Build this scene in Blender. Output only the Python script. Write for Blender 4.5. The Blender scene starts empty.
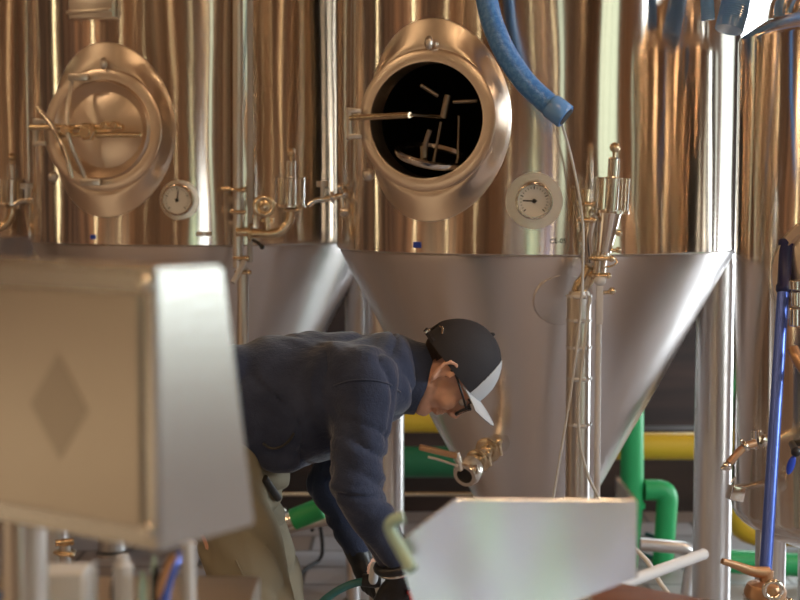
import bpy, bmesh, math, random
from mathutils import Vector as V, Matrix, noise
random.seed(4)
PI = math.pi
C = bpy.context.scene.collection
F = 1500.0          # focal length in pixels of the 800 px wide frame
H = 1.68            # eye height; the horizon is at row 190
PITCH = math.atan(110/F); CP, SP = math.cos(PITCH), math.sin(PITCH)

def at(px, py, Y):
    t = Y/(CP+(300-py)/F*SP)
    return V(((px-400)/F*t, Y, H+t*(-SP+(300-py)/F*CP)))
def zrow(py, Y): return at(400, py, Y).z

# ------------------------------------------------------------------ materials
def mat(name, col, rough=0.5, metal=0.0, aniso=0.0, rot=0.25, bump=None, emis=None, trans=0.0, spec=None,
        var=None, ior=None, sheen=0.0):
    m = bpy.data.materials.new(name); m.use_nodes = True
    nt = m.node_tree; b = nt.nodes['Principled BSDF']
    b.inputs['Base Color'].default_value = (*col, 1)
    b.inputs['Roughness'].default_value = rough
    b.inputs['Metallic'].default_value = metal
    if spec is not None: b.inputs['Specular IOR Level'].default_value = spec
    if ior: b.inputs['IOR'].default_value = ior
    if sheen:
        b.inputs['Sheen Weight'].default_value = sheen
        b.inputs['Sheen Roughness'].default_value = 0.4
    if trans: b.inputs['Transmission Weight'].default_value = trans
    if aniso:
        b.inputs['Anisotropic'].default_value = aniso
        b.inputs['Anisotropic Rotation'].default_value = rot
        t = nt.nodes.new('ShaderNodeTangent'); t.direction_type = 'RADIAL'; t.axis = 'Z'
        nt.links.new(t.outputs[0], b.inputs['Tangent'])
    tc = nt.nodes.new('ShaderNodeTexCoord')
    def noi(scale, stretch=(1, 1, 1), detail=3):
        mp = nt.nodes.new('ShaderNodeMapping'); mp.inputs['Scale'].default_value = stretch
        nt.links.new(tc.outputs['Object'], mp.inputs[0])
        n = nt.nodes.new('ShaderNodeTexNoise'); n.inputs['Scale'].default_value = scale
        n.inputs['Detail'].default_value = detail
        nt.links.new(mp.outputs[0], n.inputs['Vector'])
        return n
    last = None
    for (sc, st, strength, dist, det) in (bump or []):
        n = noi(sc, st, det)
        bp = nt.nodes.new('ShaderNodeBump'); bp.inputs['Strength'].default_value = strength
        bp.inputs['Distance'].default_value = dist
        nt.links.new(n.outputs['Fac'], bp.inputs['Height'])
        if last: nt.links.new(last.outputs[0], bp.inputs['Normal'])
        last = bp
    if last: nt.links.new(last.outputs[0], b.inputs['Normal'])
    if var:
        sc, st, col2, lo, hi = var
        n = noi(sc, st, 5)
        r = nt.nodes.new('ShaderNodeValToRGB')
        r.color_ramp.elements[0].position = lo; r.color_ramp.elements[0].color = (*col, 1)
        r.color_ramp.elements[1].position = hi; r.color_ramp.elements[1].color = (*col2, 1)
        nt.links.new(n.outputs['Fac'], r.inputs[0]); nt.links.new(r.outputs[0], b.inputs['Base Color'])
    if emis:
        b.inputs['Emission Color'].default_value = (*emis[0], 1)
        b.inputs['Emission Strength'].default_value = emis[1]
    return m

M = {}
def steel(name, col, rough, aniso, dent, fine=0.0):
    b = [(2.2, (1, 1, .35), .5, dent, 1), (7, (1, 1, .25), .4, dent*.18, 1)] if dent else []
    if fine: b.append((60, (.3, .3, 6), .25, fine, 2))
    return mat(name, col, rough, 1.0, aniso, .25, b)
M['shell'] = steel('tank_steel', (.82, .75, .68), .15, .90, .030)
M['cone'] = steel('cone_steel', (.84, .80, .79), .30, .80, .022)
M['neck'] = steel('neck_steel', (.86, .75, .65), .30, 0, 0, .0006)
M['chrome'] = mat('polished_steel', (.80, .76, .70), .16, 1)
M['satin'] = mat('satin_steel', (.72, .68, .64), .32, 1)
M['leg'] = steel('leg_steel', (.74, .72, .72), .34, .6, 0)
M['brass'] = mat('brassy_steel', (.80, .65, .45), .25, 1)
M['copper'] = mat('tan_handle', (.52, .31, .18), .35, .7)
M['dark'] = mat('dark_hollow', (.012, .010, .010), .6)
M['black'] = mat('black_rubber', (.02, .02, .022), .45)
M['glass'] = mat('clear_cup', (1, 1, 1), .02, trans=1.0, ior=1.25)
M['dial'] = mat('dial_face', (.80, .78, .74), .4)
M['bluehose'] = mat('blue_hose', (.05, .20, .54), .30, spec=.6, bump=[(260, (1, 1, 1), .5, .002, 1)], var=(90, (1, 1, 1), (.10, .28, .62), .45, .6))
M['bluehose2'] = mat('clear_blue_hose', (.14, .33, .70), .2, spec=.8)
M['teal'] = mat('teal_hose', (.04, .19, .20), .35)
M['clearhose'] = mat('clear_tubing', (.62, .62, .60), .25, spec=.6)
M['green'] = mat('green_insulation', (.025, .40, .13), .42, bump=[(12, (1, 1, 1), .3, .004, 3)])
M['darkgreen'] = mat('dark_green_wrap', (.012, .13, .05), .45)
M['yellow'] = mat('yellow_insulation', (.72, .45, .03), .42, bump=[(12, (1, 1, 1), .3, .004, 3)])
M['navy'] = mat('navy_grip', (.010, .014, .09), .35)
M['bluepole'] = mat('blue_anodised_pole', (.10, .17, .60), .3, .55)
M['bluetag'] = mat('blue_tag', (.02, .07, .55), .4)
M['white'] = mat('white_plastic', (.72, .74, .76), .4)
M['red'] = mat('red_plastic', (.55, .03, .03), .4)
M['whitepipe'] = mat('pale_grey_pipe', (.66, .66, .68), .35)
M['palegreen'] = mat('pale_green_plastic', (.42, .58, .48), .45)
M['boxsteel'] = mat('brushed_box_steel', (.54, .52, .49), .26, 1, bump=[(90, (.15, .15, 5), .15, .0008, 2)])
M['doorsteel'] = mat('control_door_steel', (.52, .47, .41), .30, 1, bump=[(90, (.15, .15, 5), .15, .0008, 2)])
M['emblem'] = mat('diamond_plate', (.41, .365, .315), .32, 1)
M['chute'] = mat('sheet_metal', (.78, .80, .82), .24, 1, bump=[(5, (1, 1, .5), .5, .03, 1)])
M['wood'] = mat('red_brown_board', (.14, .055, .035), .55, var=(6, (1, 12, 12), (.20, .08, .045), .35, .7))
M['skin'] = mat('skin', (.66, .38, .27), .5, var=(30, (1, 1, 1), (.74, .42, .30), .4, .6))
M['hair'] = mat('dark_hair', (.035, .020, .014), .5, bump=[(120, (1, 1, .2), .6, .003, 2)])
M['fleece'] = mat('navy_fleece', (.030, .040, .078), .95, spec=.15, sheen=.35,
                  bump=[(75, (1, 1, 1), .5, .004, 3), (260, (1, 1, 1), .7, .002, 3)], var=(14, (1, 1, 1), (.047, .059, .105), .35, .7))
M['khaki'] = mat('khaki_cotton', (.23, .205, .15), .85, spec=.2, bump=[(300, (1, 1, 1), .35, .001, 2)])
M['capdark'] = mat('charcoal_cap', (.030, .029, .036), .75, spec=.3, bump=[(250, (1, 1, 1), .4, .001, 2)])
M['capwhite'] = mat('pale_cap_front', (.50, .52, .56), .8)
M['glove'] = mat('black_glove', (.010, .010, .013), .38, bump=[(60, (1, 1, 1), .35, .003, 3)])
M['boot'] = mat('brown_boot', (.05, .028, .018), .5)
M['eye'] = mat('eye_white', (.7, .68, .65), .2)
M['soot'] = mat('matt_inner_wall', (.035, .026, .020), .7)  # dark colour holds the shade inside the open tank
M['dull'] = mat('dull_steel', (.30, .25, .20), .4, 1)

def plank_mat(name, c1, c2, axis, freq, rough=.55):
    m = bpy.data.materials.new(name); m.use_nodes = True
    nt = m.node_tree; b = nt.nodes['Principled BSDF']; b.inputs['Roughness'].default_value = rough
    tc = nt.nodes.new('ShaderNodeTexCoord'); mp = nt.nodes.new('ShaderNodeMapping')
    nt.links.new(tc.outputs['Object'], mp.inputs[0])
    s = [.4, .4, .4]; s[axis] = freq; mp.inputs['Scale'].default_value = s
    n = nt.nodes.new('ShaderNodeTexNoise'); n.inputs['Scale'].default_value = 1.0; n.inputs['Detail'].default_value = 4
    nt.links.new(mp.outputs[0], n.inputs['Vector'])
    r = nt.nodes.new('ShaderNodeValToRGB')
    r.color_ramp.elements[0].position = .44; r.color_ramp.elements[0].color = (*c1, 1)
    r.color_ramp.elements[1].position = .64; r.color_ramp.elements[1].color = (*c2, 1)
    nt.links.new(n.outputs['Fac'], r.inputs[0]); nt.links.new(r.outputs[0], b.inputs['Base Color'])
    return m
M['wall_warm'] = plank_mat('brown_boarding', (.10, .048, .025), (.62, .345, .18), 0, 6)
M['wall_warm_y'] = plank_mat('brown_boarding_side', (.10, .050, .026), (.60, .335, .18), 1, 5)
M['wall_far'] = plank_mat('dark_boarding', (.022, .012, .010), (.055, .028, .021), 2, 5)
M['ceiling'] = plank_mat('timber_ceiling', (.30, .15, .065), (.46, .24, .11), 0, 4)
def floor_mat():
    m = bpy.data.materials.new('tiled_floor'); m.use_nodes = True
    nt = m.node_tree; b = nt.nodes['Principled BSDF']; b.inputs['Roughness'].default_value = .4
    tc = nt.nodes.new('ShaderNodeTexCoord')
    br = nt.nodes.new('ShaderNodeTexBrick'); br.inputs['Scale'].default_value = 1.0
    br.offset = .5; br.inputs['Brick Width'].default_value = .42; br.inputs['Row Height'].default_value = .30
    br.inputs['Mortar Size'].default_value = .01
    br.inputs['Color1'].default_value = (.47, .48, .54, 1); br.inputs['Color2'].default_value = (.29, .22, .18, 1)
    br.inputs['Mortar'].default_value = (.14, .13, .13, 1)
    nt.links.new(tc.outputs['Object'], br.inputs[0])
    nt.links.new(br.outputs[0], b.inputs['Base Color'])
    return m
M['floor'] = floor_mat()
def emi(name, col, s):
    return mat(name, (0.02, .02, .02), .4, emis=(col, s))
M['day'] = emi('daylight_pane', (.86, .97, 1.0), 7)
M['daywarm'] = emi('late_sun_pane', (1.0, .80, .46), 7)  # glow of the narrow panes that streak the tanks
M['daycool'] = emi('open_shutter_pane', (.86, .94, 1.0), 2.1)  # this and the next two: added low panes, coloured for the chute's reflection
M['dayleaf'] = emi('garden_shutter_pane', (.62, .92, .66), 2.0)
M['daylilac'] = emi('yard_shutter_pane', (.74, .76, 1.0), 1.15)
M['daypale'] = emi('pale_side_pane', (.88, 1.0, .86), 1.8)  # added pane that gives the control box side its pale band
M['lowwarm'] = emi('low_sun_pane', (1.0, .74, .46), .75)  # added low pane that warms the manway necks
M['daydoor'] = emi('doorway_pane', (.90, 1.0, .95), 1.0)
M['daygreen'] = emi('garden_pane', (.86, 1.0, .76), .85)
M['lamp'] = emi('lamp_disc', (1.0, .62, .30), 22)

# ------------------------------------------------------------------ mesh helpers
def frame(d):
    d = V(d).normalized(); a = V((0, 0, 1)) if abs(d.z) < .9 else V((1, 0, 0))
    x = a.cross(d).normalized(); y = d.cross(x)
    return x, y, d

def lathe(bm, prof, o, d=(0, 0, 1), seg=32, closed=True):
    x, y, d = frame(d); o = V(o); rings = []
    for r, h in prof:
        if r < 1e-6: rings.append([bm.verts.new(o+d*h)])
        else: rings.append([bm.verts.new(o+d*h+(x*math.cos(2*PI*k/seg)+y*math.sin(2*PI*k/seg))*r) for k in range(seg)])
    for a, b in zip(rings, rings[1:]):
        for k in range(seg):
            j = (k+1) % seg
            if len(a) == 1 and len(b) == 1: continue
            if len(a) == 1: bm.faces.new((a[0], b[k], b[j]))
            elif len(b) == 1: bm.faces.new((a[k], a[j], b[0]))
            else: bm.faces.new((a[k], a[j], b[j], b[k]))
    return bm

def cyl(bm, o, e, r, seg=24, r2=None, bev=.12):
    o = V(o); e = V(e); L = (e-o).length; r2 = r if r2 is None else r2; b = min(r*bev, L*.2)
    return lathe(bm, [(0, 0), (r-b, 0), (r, b), (r2, L-b), (r2-b, L), (0, L)], o, e-o, seg)

def smooth_path(pts, n=8):
    pts = [V(p) for p in pts]
    if len(pts) < 3: return pts
    P = [pts[0]*2-pts[1]]+pts+[pts[-1]*2-pts[-2]]; out = []
    for i in range(1, len(P)-2):
        for k in range(n):
            t = k/n; a, b, c, d = P[i-1], P[i], P[i+1], P[i+2]
            out.append(.5*((2*b)+(c-a)*t+(2*a-5*b+4*c-d)*t*t+(3*b-a-3*c+d)*t**3))
    out.append(pts[-1]); return out

def tube(bm, pts, r, seg=14, smooth=True, n=8, cap=True, ribs=None):
    P = smooth_path(pts, n) if smooth else [V(p) for p in pts]
    if not callable(r): rr = lambda t, r=r: r
    else: rr = r
    prev = None; rings = []; nrm = None; N = len(P)
    for i, p in enumerate(P):
        d = (P[min(i+1, N-1)]-P[max(i-1, 0)]).normalized()
        if nrm is None: nrm = frame(d)[0]
        nrm = (nrm-d*nrm.dot(d)).normalized(); b = d.cross(nrm)
        q = rr(i/(N-1))
        rings.append([bm.verts.new(p+(nrm*math.cos(2*PI*k/seg)+b*math.sin(2*PI*k/seg))*q) for k in range(seg)])
    for a, b in zip(rings, rings[1:]):
        for k in range(seg): bm.faces.new((a[k], a[(k+1) % seg], b[(k+1) % seg], b[k]))
    if cap: bm.faces.new(rings[0][::-1]); bm.faces.new(rings[-1])
    return bm

def box(bm, c, s, ax=None, bev=0.0):
    x, y, z = ax if ax else (V((1, 0, 0)), V((0, 1, 0)), V((0, 0, 1)))
    c = V(c); vs = []
    for i in (-1, 1):
        for j in (-1, 1):
            for k in (-1, 1): vs.append(bm.verts.new(c+x*i*s[0]/2+y*j*s[1]/2+z*k*s[2]/2))
    fs = [bm.faces.new([vs[q] for q in f]) for f in ((0, 1, 3, 2), (4, 6, 7, 5), (0, 4, 5, 1), (2, 3, 7, 6), (0, 2, 6, 4), (1, 5, 7, 3))]
    if bev:
        es = list({e for f in fs for e in f.edges})
        bmesh.ops.bevel(bm, geom=es, offset=bev, segments=2, affect='EDGES', profile=.6)
    return bm

def ball(bm, c, r, seg=20, ax=None):
    if not isinstance(r, (tuple, list)): r = (r, r, r)
    x, y, z = ax if ax else (V((1, 0, 0)), V((0, 1, 0)), V((0, 0, 1)))
    res = bmesh.ops.create_uvsphere(bm, u_segments=seg, v_segments=seg//2+2, radius=1)
    c = V(c)
    for v in res['verts']: v.co = c+x*v.co.x*r[0]+y*v.co.y*r[1]+z*v.co.z*r[2]
    return bm

def prism(bm, pts, thick):
    """closed polygon of 3D points given a thickness along its normal"""
    pts = [V(p) for p in pts]; n = V((0, 0, 0))
    for i in range(len(pts)): n += (pts[i]-pts[0]).cross(pts[(i+1) % len(pts)]-pts[0])
    n = n.normalized()*thick
    a = [bm.verts.new(p) for p in pts]; b = [bm.verts.new(p+n) for p in pts]
    bm.faces.new(a[::-1]); bm.faces.new(b); k = len(pts)
    for i in range(k): bm.faces.new((a[i], a[(i+1) % k], b[(i+1) % k], b[i]))
    return bm

def root_loc(p):
    o = V((0, 0, 0))
    while p is not None: o = o+V(p.location); p = p.parent
    return o

def obj(name, bm, m, parent=None, smooth=True, origin=None):
    bmesh.ops.recalc_face_normals(bm, faces=bm.faces[:])
    off = root_loc(parent) if parent is not None else (V(origin) if origin is not None else V((0, 0, 0)))
    for v in bm.verts: v.co -= off
    me = bpy.data.meshes.new(name); bm.to_mesh(me); bm.free()
    me.materials.append(m)
    for p in me.polygons: p.use_smooth = smooth
    if smooth:
        try: me.set_sharp_from_angle(angle=math.radians(38))
        except Exception: pass
    o = bpy.data.objects.new(name, me); C.objects.link(o)
    if parent is not None: o.parent = parent
    elif origin is not None: o.location = origin
    return o

def thing(name, label, cat, loc, group=None):
    o = bpy.data.objects.new(name, None); C.objects.link(o); o.location = loc
    o.empty_display_size = .1
    o['label'] = label; o['category'] = cat
    if group: o['group'] = group
    return o
def tag(o, label, cat, group=None):
    o['label'] = label; o['category'] = cat
    if group: o['group'] = group
    return o
def struct(name, bm, m, smooth=False, parent=None):
    o = obj(name, bm, m, parent, smooth)
    if parent is None: o['kind'] = 'structure'
    return o
def B(): return bmesh.new()

# ------------------------------------------------------------------ the room
XL, XR, YB, YF, ZC = -6.0, 5.2, -6.0, 10.0, 5.2
def slab(x0, x1, y0, y1, z0, z1): return box(B(), ((x0+x1)/2, (y0+y1)/2, (z0+z1)/2), (x1-x0, y1-y0, z1-z0))
struct('floor', slab(XL-.2, XR+.2, YB-.2, YF+.2, -.1, 0), M['floor'])
struct('ceiling', slab(XL-.2, XR+.2, YB-.2, YF+.2, ZC, ZC+.1), M['ceiling'])

def wall_with_holes(name, axis, pos, a0, a1, holes, m):
    """a wall plane made of blocks around rectangular openings; axis 'x' runs along x at y=pos"""
    bm = B(); cuts = sorted({a0, a1}|{h[0] for h in holes}|{h[1] for h in holes})
    for c0, c1 in zip(cuts, cuts[1:]):
        mid = (c0+c1)/2; hs = sorted([(h[2], h[3]) for h in holes if h[0] < mid < h[1]]); z = 0
        for z0, z1 in hs+[(ZC, ZC)]:
            if z0 > z+1e-4:
                if axis == 'x': box(bm, (mid, pos, (z+z0)/2), (c1-c0, .16, z0-z))
                else: box(bm, (pos, mid, (z+z0)/2), (.16, c1-c0, z0-z))
            z = z1
    return struct(name, bm, m)
nwin = [0]
def window(axis, pos, h, m, bars=(2, 3), door=False):
    a0, a1, z0, z1 = h; nwin[0] += 1; mid = (a0+a1)/2; zc = (z0+z1)/2; bm = B()
    def bx(a, z, wa, hz, t=.07):
        if axis == 'x': box(bm, (a, pos, z), (wa, t, hz))
        else: box(bm, (pos, a, z), (t, wa, hz))
    for a in (a0+.025, a1-.025): bx(a, zc, .05, z1-z0)
    for z in (z0+.025, z1-.025): bx(mid, z, a1-a0, .05)
    for i in range(1, bars[0]): bx(a0+(a1-a0)*i/bars[0], zc, .03, z1-z0, .04)
    for i in range(1, bars[1]): bx(mid, z0+(z1-z0)*i/bars[1], a1-a0, .03, .04)
    o = struct(('door_%d' if door else 'window_%d') % nwin[0], bm, M['black'])  # strip and low ones are unseen panels shaped for the reflections
    bm = B()
    if axis == 'x': box(bm, (mid, pos, zc), (a1-a0-.1, .012, z1-z0-.1))
    else: box(bm, (pos, mid, zc), (.012, a1-a0-.1, z1-z0-.1))
    obj('pane', bm, m, o, False)
back = [(-3.34, -3.22, .95, 4.6), (-1.16, -1.04, .95, 4.6), (.95, 1.08, .95, 4.6), (1.5, 2.0, .95, 4.6), (2.62, 2.70, .95, 4.6), (3.3, 3.4, .95, 4.6), (-1.6, -.50, .05, .78), (-.36, .06, .05, .78), (.16, 1.3, .05, .78)]  # narrow panes shaped for streaks on the tanks; low ones added as cool light
right = [(-3.2, -.3, .9, 4.4), (1.9, 3.5, 1.15, 3.4), (7.0, 9.2, .05, 3.4)]  # second opening added to put a pale reflection on the control box
far = [(2.16, 2.75, 1.32, 4.3)]
left = [(-3.9, -3.7, 1.2, 4.4), (-1.9, -1.8, 1.2, 4.4), (.4, .55, 1.2, 4.4), (2.0, 2.1, 1.2, 4.4), (3.2, 3.35, 1.2, 4.4), (4.8, 4.9, 1.2, 4.4), (6.3, 6.45, 1.2, 4.4), (-.6, 2.6, .05, .85)]  # narrow panes added for gold streaks on the tanks, low one to brighten necks
wall_with_holes('wall_back', 'x', YB, XL, XR, back, M['wall_warm'])
wall_with_holes('wall_right', 'y', XR, YB, YF, right, M['wall_warm_y'])
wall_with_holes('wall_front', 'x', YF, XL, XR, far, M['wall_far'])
wall_with_holes('wall_left', 'y', XL, YB, YF, left, M['wall_warm_y'])
for i, h in enumerate(back): window('x', YB, h, (M['dayleaf'], M['daycool'], M['daylilac'])[i-6] if i >= 6 else (M['daygreen'] if i == 3 else M['daywarm']), (1, 1) if i >= 6 else (1, 5), i >= 6)
for i, h in enumerate(right): window('y', XR, h, [M['daygreen'], M['daypale'], M['daydoor']][i], ((3, 5), (2, 2), (1, 1))[i], i == 2)
for h in far: window('x', YF, h, M['day'], (1, 1))
for i, h in enumerate(left): window('y', XL, h, M['lowwarm'] if i == 7 else M['daywarm'], (3, 1) if i == 7 else (1, 5), i == 7)

# pendant lamps on the ceiling (above the frame); two by the left wall added to brighten it
for (x, y) in ((-2.5, 1.5), (0.2, 1.5), (2.9, 1.5), (-2.5, -2.5), (.2, -2.5), (2.9, -2.5), (-4.6, 3.8), (-4.6, .2), (3.2, 4.8)):
    t = thing('pendant_lamp', 'warm round pendant lamp hanging from the timber ceiling', 'lamp', (x, y, ZC), 'pendant lamps on the ceiling')
    obj('cord', cyl(B(), (x, y, ZC), (x, y, 4.4), .01, 8), M['black'], t)
    obj('lamp_shade', lathe(B(), [(.03, .25), (.06, .22), (.24, 0), (.23, 0), (.05, .21), (.02, .23)], (x, y, 4.2), (0, 0, 1), 32), M['black'], t)
    obj('bulb', lathe(B(), [(0, 0), (.12, 0), (.2, .04), (0, .08)], (x, y, 4.19), (0, 0, 1), 24), M['lamp'], t)
    li = bpy.data.lights.new('lamp_light', 'SPOT'); li.energy = 30; li.color = (1, .70, .44); li.shadow_soft_size = .2
    li.spot_size = math.radians(150); li.spot_blend = .6
    lo = bpy.data.objects.new('lamp_light', li); C.objects.link(lo); lo.location = (0, 0, -1.08); lo.parent = t

# ------------------------------------------------------------------ tank pieces
R = .687
MZ = zrow(119.5, 4.565)
RIM = zrow(256, 4.513)
def shell_bm(ax, th, hole=True):
    bm = B(); ns = 224; z0, z1 = RIM, 3.25; nz = 64; ax = V((ax[0], ax[1], 0)); g = []
    n = V((-math.sin(th), -math.cos(th), 0)); t = V((math.cos(th), -math.sin(th), 0))
    def ring(r, z): return [bm.verts.new(ax+V((r*math.cos(2*PI*k/ns), r*math.sin(2*PI*k/ns), z))) for k in range(ns)]
    g.append(ring(R-.02, z0)); g.append(ring(R-.004, z0)); g.append(ring(R, z0+.004))
    for i in range(1, nz+1): g.append(ring(R, z0+(z1-z0)*i/nz))
    for a in range(1, 12):
        q = a/12*PI/2; g.append(ring(R*math.cos(q)+.0, z1+.22*math.sin(q)))
    tip = bm.verts.new(ax+V((0, 0, z1+.225)))
    def skip(vs):
        c = sum((v.co for v in vs), V())/len(vs); p = c-ax; u = p.dot(t); w = p.dot(n)
        return hole and w > 0 and (u/.245)**2+((c.z-MZ)/.235)**2 < 1
    for a, b in zip(g, g[1:]):
        for k in range(ns):
            vs = (a[k], a[(k+1) % ns], b[(k+1) % ns], b[k])
            if not skip(vs): bm.faces.new(vs)
    for k in range(ns): bm.faces.new((g[-1][k], g[-1][(k+1) % ns], tip))
    return bm
def neck_bm(ax, th):
    bm = B(); n = V((-math.sin(th), -math.cos(th), 0)); t = V((math.cos(th), -math.sin(th), 0)); ax = V((ax[0], ax[1], 0))
    ns = 112
    # (half width, half height, height over the flat ring plane at R, follows the curved shell 0..1)
    sec = [(.203, .176, -.045, 0), (.203, .176, .018, 0), (.2045, .1775, .021, 0), (.208, .181, .022, 0), (.243, .211, .022, 0), (.248, .216, .019, 0), (.250, .218, .012, 0),
           (.2505, .222, .0135, .10), (.252, .238, .0125, .40), (.254, .256, .010, .72), (.256, .274, .008, .92), (.258, .292, .005, 1), (.261, .308, .003, 1), (.263, .314, -.004, 1)]
    g = []
    for a, b, w, f in sec:
        r = []
        for k in range(ns):
            q = 2*PI*k/ns; u = a*math.cos(q); v = b*math.sin(q)
            dep = math.sqrt(R*R-u*u)*f+R*(1-f)
            r.append(bm.verts.new(ax+n*(dep+w)+t*u+V((0, 0, MZ+v))))
        g.append(r)
    for a, b in zip(g, g[1:]):
        for k in range(ns): bm.faces.new((a[k], a[(k+1) % ns], b[(k+1) % ns], b[k]))
    return bm
def cone_bm(ax):
    return lathe(B(), [(R-.03, RIM+.02), (R-.012, RIM-.004), (R-.014, RIM-.012), (R-.03, RIM-.045)]+[(.045+(R-.075)*(1-i/16), RIM-.045-(1.13)*i/16) for i in range(1, 17)]+
                 [(.045, RIM-1.20), (.058, RIM-1.205), (.058, RIM-1.235), (.03, RIM-1.235), (.03, RIM-1.26), (0, RIM-1.26)], (ax[0], ax[1], 0), (0, 0, 1), 160)

def legs(root, ax, angs, rr=.625):
    for a in angs:
        p = V((ax[0]+rr*math.cos(a), ax[1]+rr*math.sin(a), 0)); d = V((math.cos(a), math.sin(a), 0))
        L = obj('leg', lathe(B(), [(0, .03), (.066, .03), (.066, RIM-.06), (.06, RIM-.02), (0, RIM-.02)], p, (0, 0, 1), 32), M['leg'], root)
        obj('foot_pad', lathe(B(), [(0, 0), (.075, 0), (.075, .015), (.03, .03), (.03, .08), (0, .08)], p, (0, 0, 1), 24), M['satin'], L)

def clamp(bm, p, d, r, th=.014):
    """tri-clamp ferrule ring with its wing nut"""
    d = V(d).normalized(); lathe(bm, [(r*.8, -th/2), (r*1.15, -th/2), (r*1.45, -th*.2), (r*1.45, th*.2), (r*1.15, th/2), (r*.8, th/2)], p, d, 24)
    x, y, _ = frame(d); q = V(p)+x*r*1.5
    cyl(bm, q-y*r*.5, q+y*r*1.1, r*.22, 8); ball(bm, q+y*r*1.2, (r*.42,)*3, 10)
    return bm

def clamps(lst, m, parent, name='clamp'):
    for a in lst: obj(name, clamp(B(), *a), m, parent)
def mframe(ax, th, D=R):
    n = V((-math.sin(th), -math.cos(th), 0)); t = V((math.cos(th), -math.sin(th), 0)); o = V((ax[0], ax[1], MZ))+n*D
    return lambda u, v, w: o+t*u+V((0, 0, v))+n*w

def gauge(root, ax, phi, z, rg=.056, needle=175, pad=.085):
    n = V((-math.sin(phi), -math.cos(phi), 0)) * 1.0
    t = V((math.cos(phi), -math.sin(phi), 0)); up = V((0, 0, 1)); a = V((ax[0], ax[1], z)); s = a+n*R
    # welded pad that wraps the shell
    bm = B(); ns = 40; rows = []
    for (q, w) in ((pad*.25, .006), (pad, .006), (pad*1.02, -.004)):
        rows.append([bm.verts.new(a+n*(math.sqrt(R*R-(q*math.cos(2*PI*k/ns))**2)+w)+t*q*math.cos(2*PI*k/ns)+up*q*math.sin(2*PI*k/ns)) for k in range(ns)])
    bm.faces.new(rows[0])
    for r0, r1 in zip(rows, rows[1:]):
        for k in range(ns): bm.faces.new((r0[k], r0[(k+1) % ns], r1[(k+1) % ns], r1[k]))
    obj('gauge_pad', bm, M['neck'], root)
    g = obj('thermometer', lathe(B(), [(.012, 0), (.014, .02), (rg*.9, .022), (rg, .028), (rg, .052), (rg*.94, .060), (rg*.86, .060), (rg*.84, .053), (0, .053)], s, n, 48), M['chrome'], root)
    obj('dial', lathe(B(), [(0, .0545), (rg*.84, .0545), (rg*.84, .053)], s, n, 40), M['dial'], g)
    bm = B(); fw = s+n*.0565
    for k in range(21):
        q = math.radians(-135+270*k/20); dd = up*math.cos(q)+t*math.sin(q); w = .0016 if k % 5 else .003
        c = fw+dd*rg*(.70); box(bm, c, (w, .0006, rg*(.10 if k % 5 else .16)), (dd.cross(n).normalized(), n, dd))
    obj('scale_marks', bm, M['black'], g, False)
    q = math.radians(needle); dd = t*math.cos(q)+up*math.sin(q); bm = B()
    cyl(bm, fw-n*.001, fw+n*.003, rg*.12, 12)
    box(bm, fw+dd*rg*.22, (rg*.75, .001, .004), (dd, n, dd.cross(n)))
    obj('needle', bm, M['black'], g, False)

def sample_cock(root, p, s=1.0):
    """small sampling valve whose spout points left; p = place where it meets the shell"""
    f = lambda x, z, y=0: V(p)+V((x, y, z))*s
    b = obj('sample_valve', cyl(B(), f(.02, .010), f(-.075, -.012), .010*s, 16), M['brass'], root)
    bm = B(); tube(bm, [f(-.07, -.011), f(-.10, -.014), f(-.125, -.03)], .009*s); obj('spout', bm, M['chrome'], b)
    clamps([(f(-.005, .008), (1, 0, .15), .014*s), (f(-.045, -.004), (1, 0, .15), .013*s)], M['chrome'], b)
    bm = B(); cyl(bm, f(-.078, -.015), f(-.078, .045), .007*s, 12); cyl(bm, f(-.078, .03), f(-.078, .05), .020*s, 16); obj('knob', bm, M['satin'], b)
    bm = B(); cyl(bm, f(-.015, 0), f(-.008, -.04), .008*s, 12); ball(bm, f(-.006, -.052), .017*s, 16); cyl(bm, f(-.015, 0), f(-.018, .025), .007*s, 12); ball(bm, f(-.018, .03), .013*s, 12); obj('valve_knob', bm, M['chrome'], b)

def sight_cup(root, base, d, s=1.0, rad=.050, hh=.095):
    """glass cup relief valve: base plate at `base`, axis d"""
    d = V(d).normalized(); base = V(base); x, y, _ = frame(d)
    b = obj('relief_valve', lathe(B(), [(0, -.004), (rad*1.06, -.004), (rad*1.06, .004), (.02, .006), (.02, hh*.95), (rad*.55, hh*.97), (rad*.55, hh), (.017, hh+.004), (.017, hh+.055), (.012, hh+.06), (0, hh+.06)], base, d, 32), M['chrome'], root)
    obj('glass_cup', lathe(B(), [(rad*.95, .004), (rad, .006), (rad, hh), (rad*.93, hh), (rad*.93, .006)], base, d, 40), M['glass'], b)
    for k in range(4):
        q = PI/4+PI/2*k; o = base+(x*math.cos(q)+y*math.sin(q))*rad*.86; obj('cage_rod', cyl(B(), o, o+d*hh, .0035, 8), M['brass'], b)
    bm = B(); cyl(bm, base+d*(hh+.055), base+d*(hh+.078), .006, 10); ball(bm, base+d*(hh+.088), .0155, 18); obj('ball_knob', bm, M['brass'], b)

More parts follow.
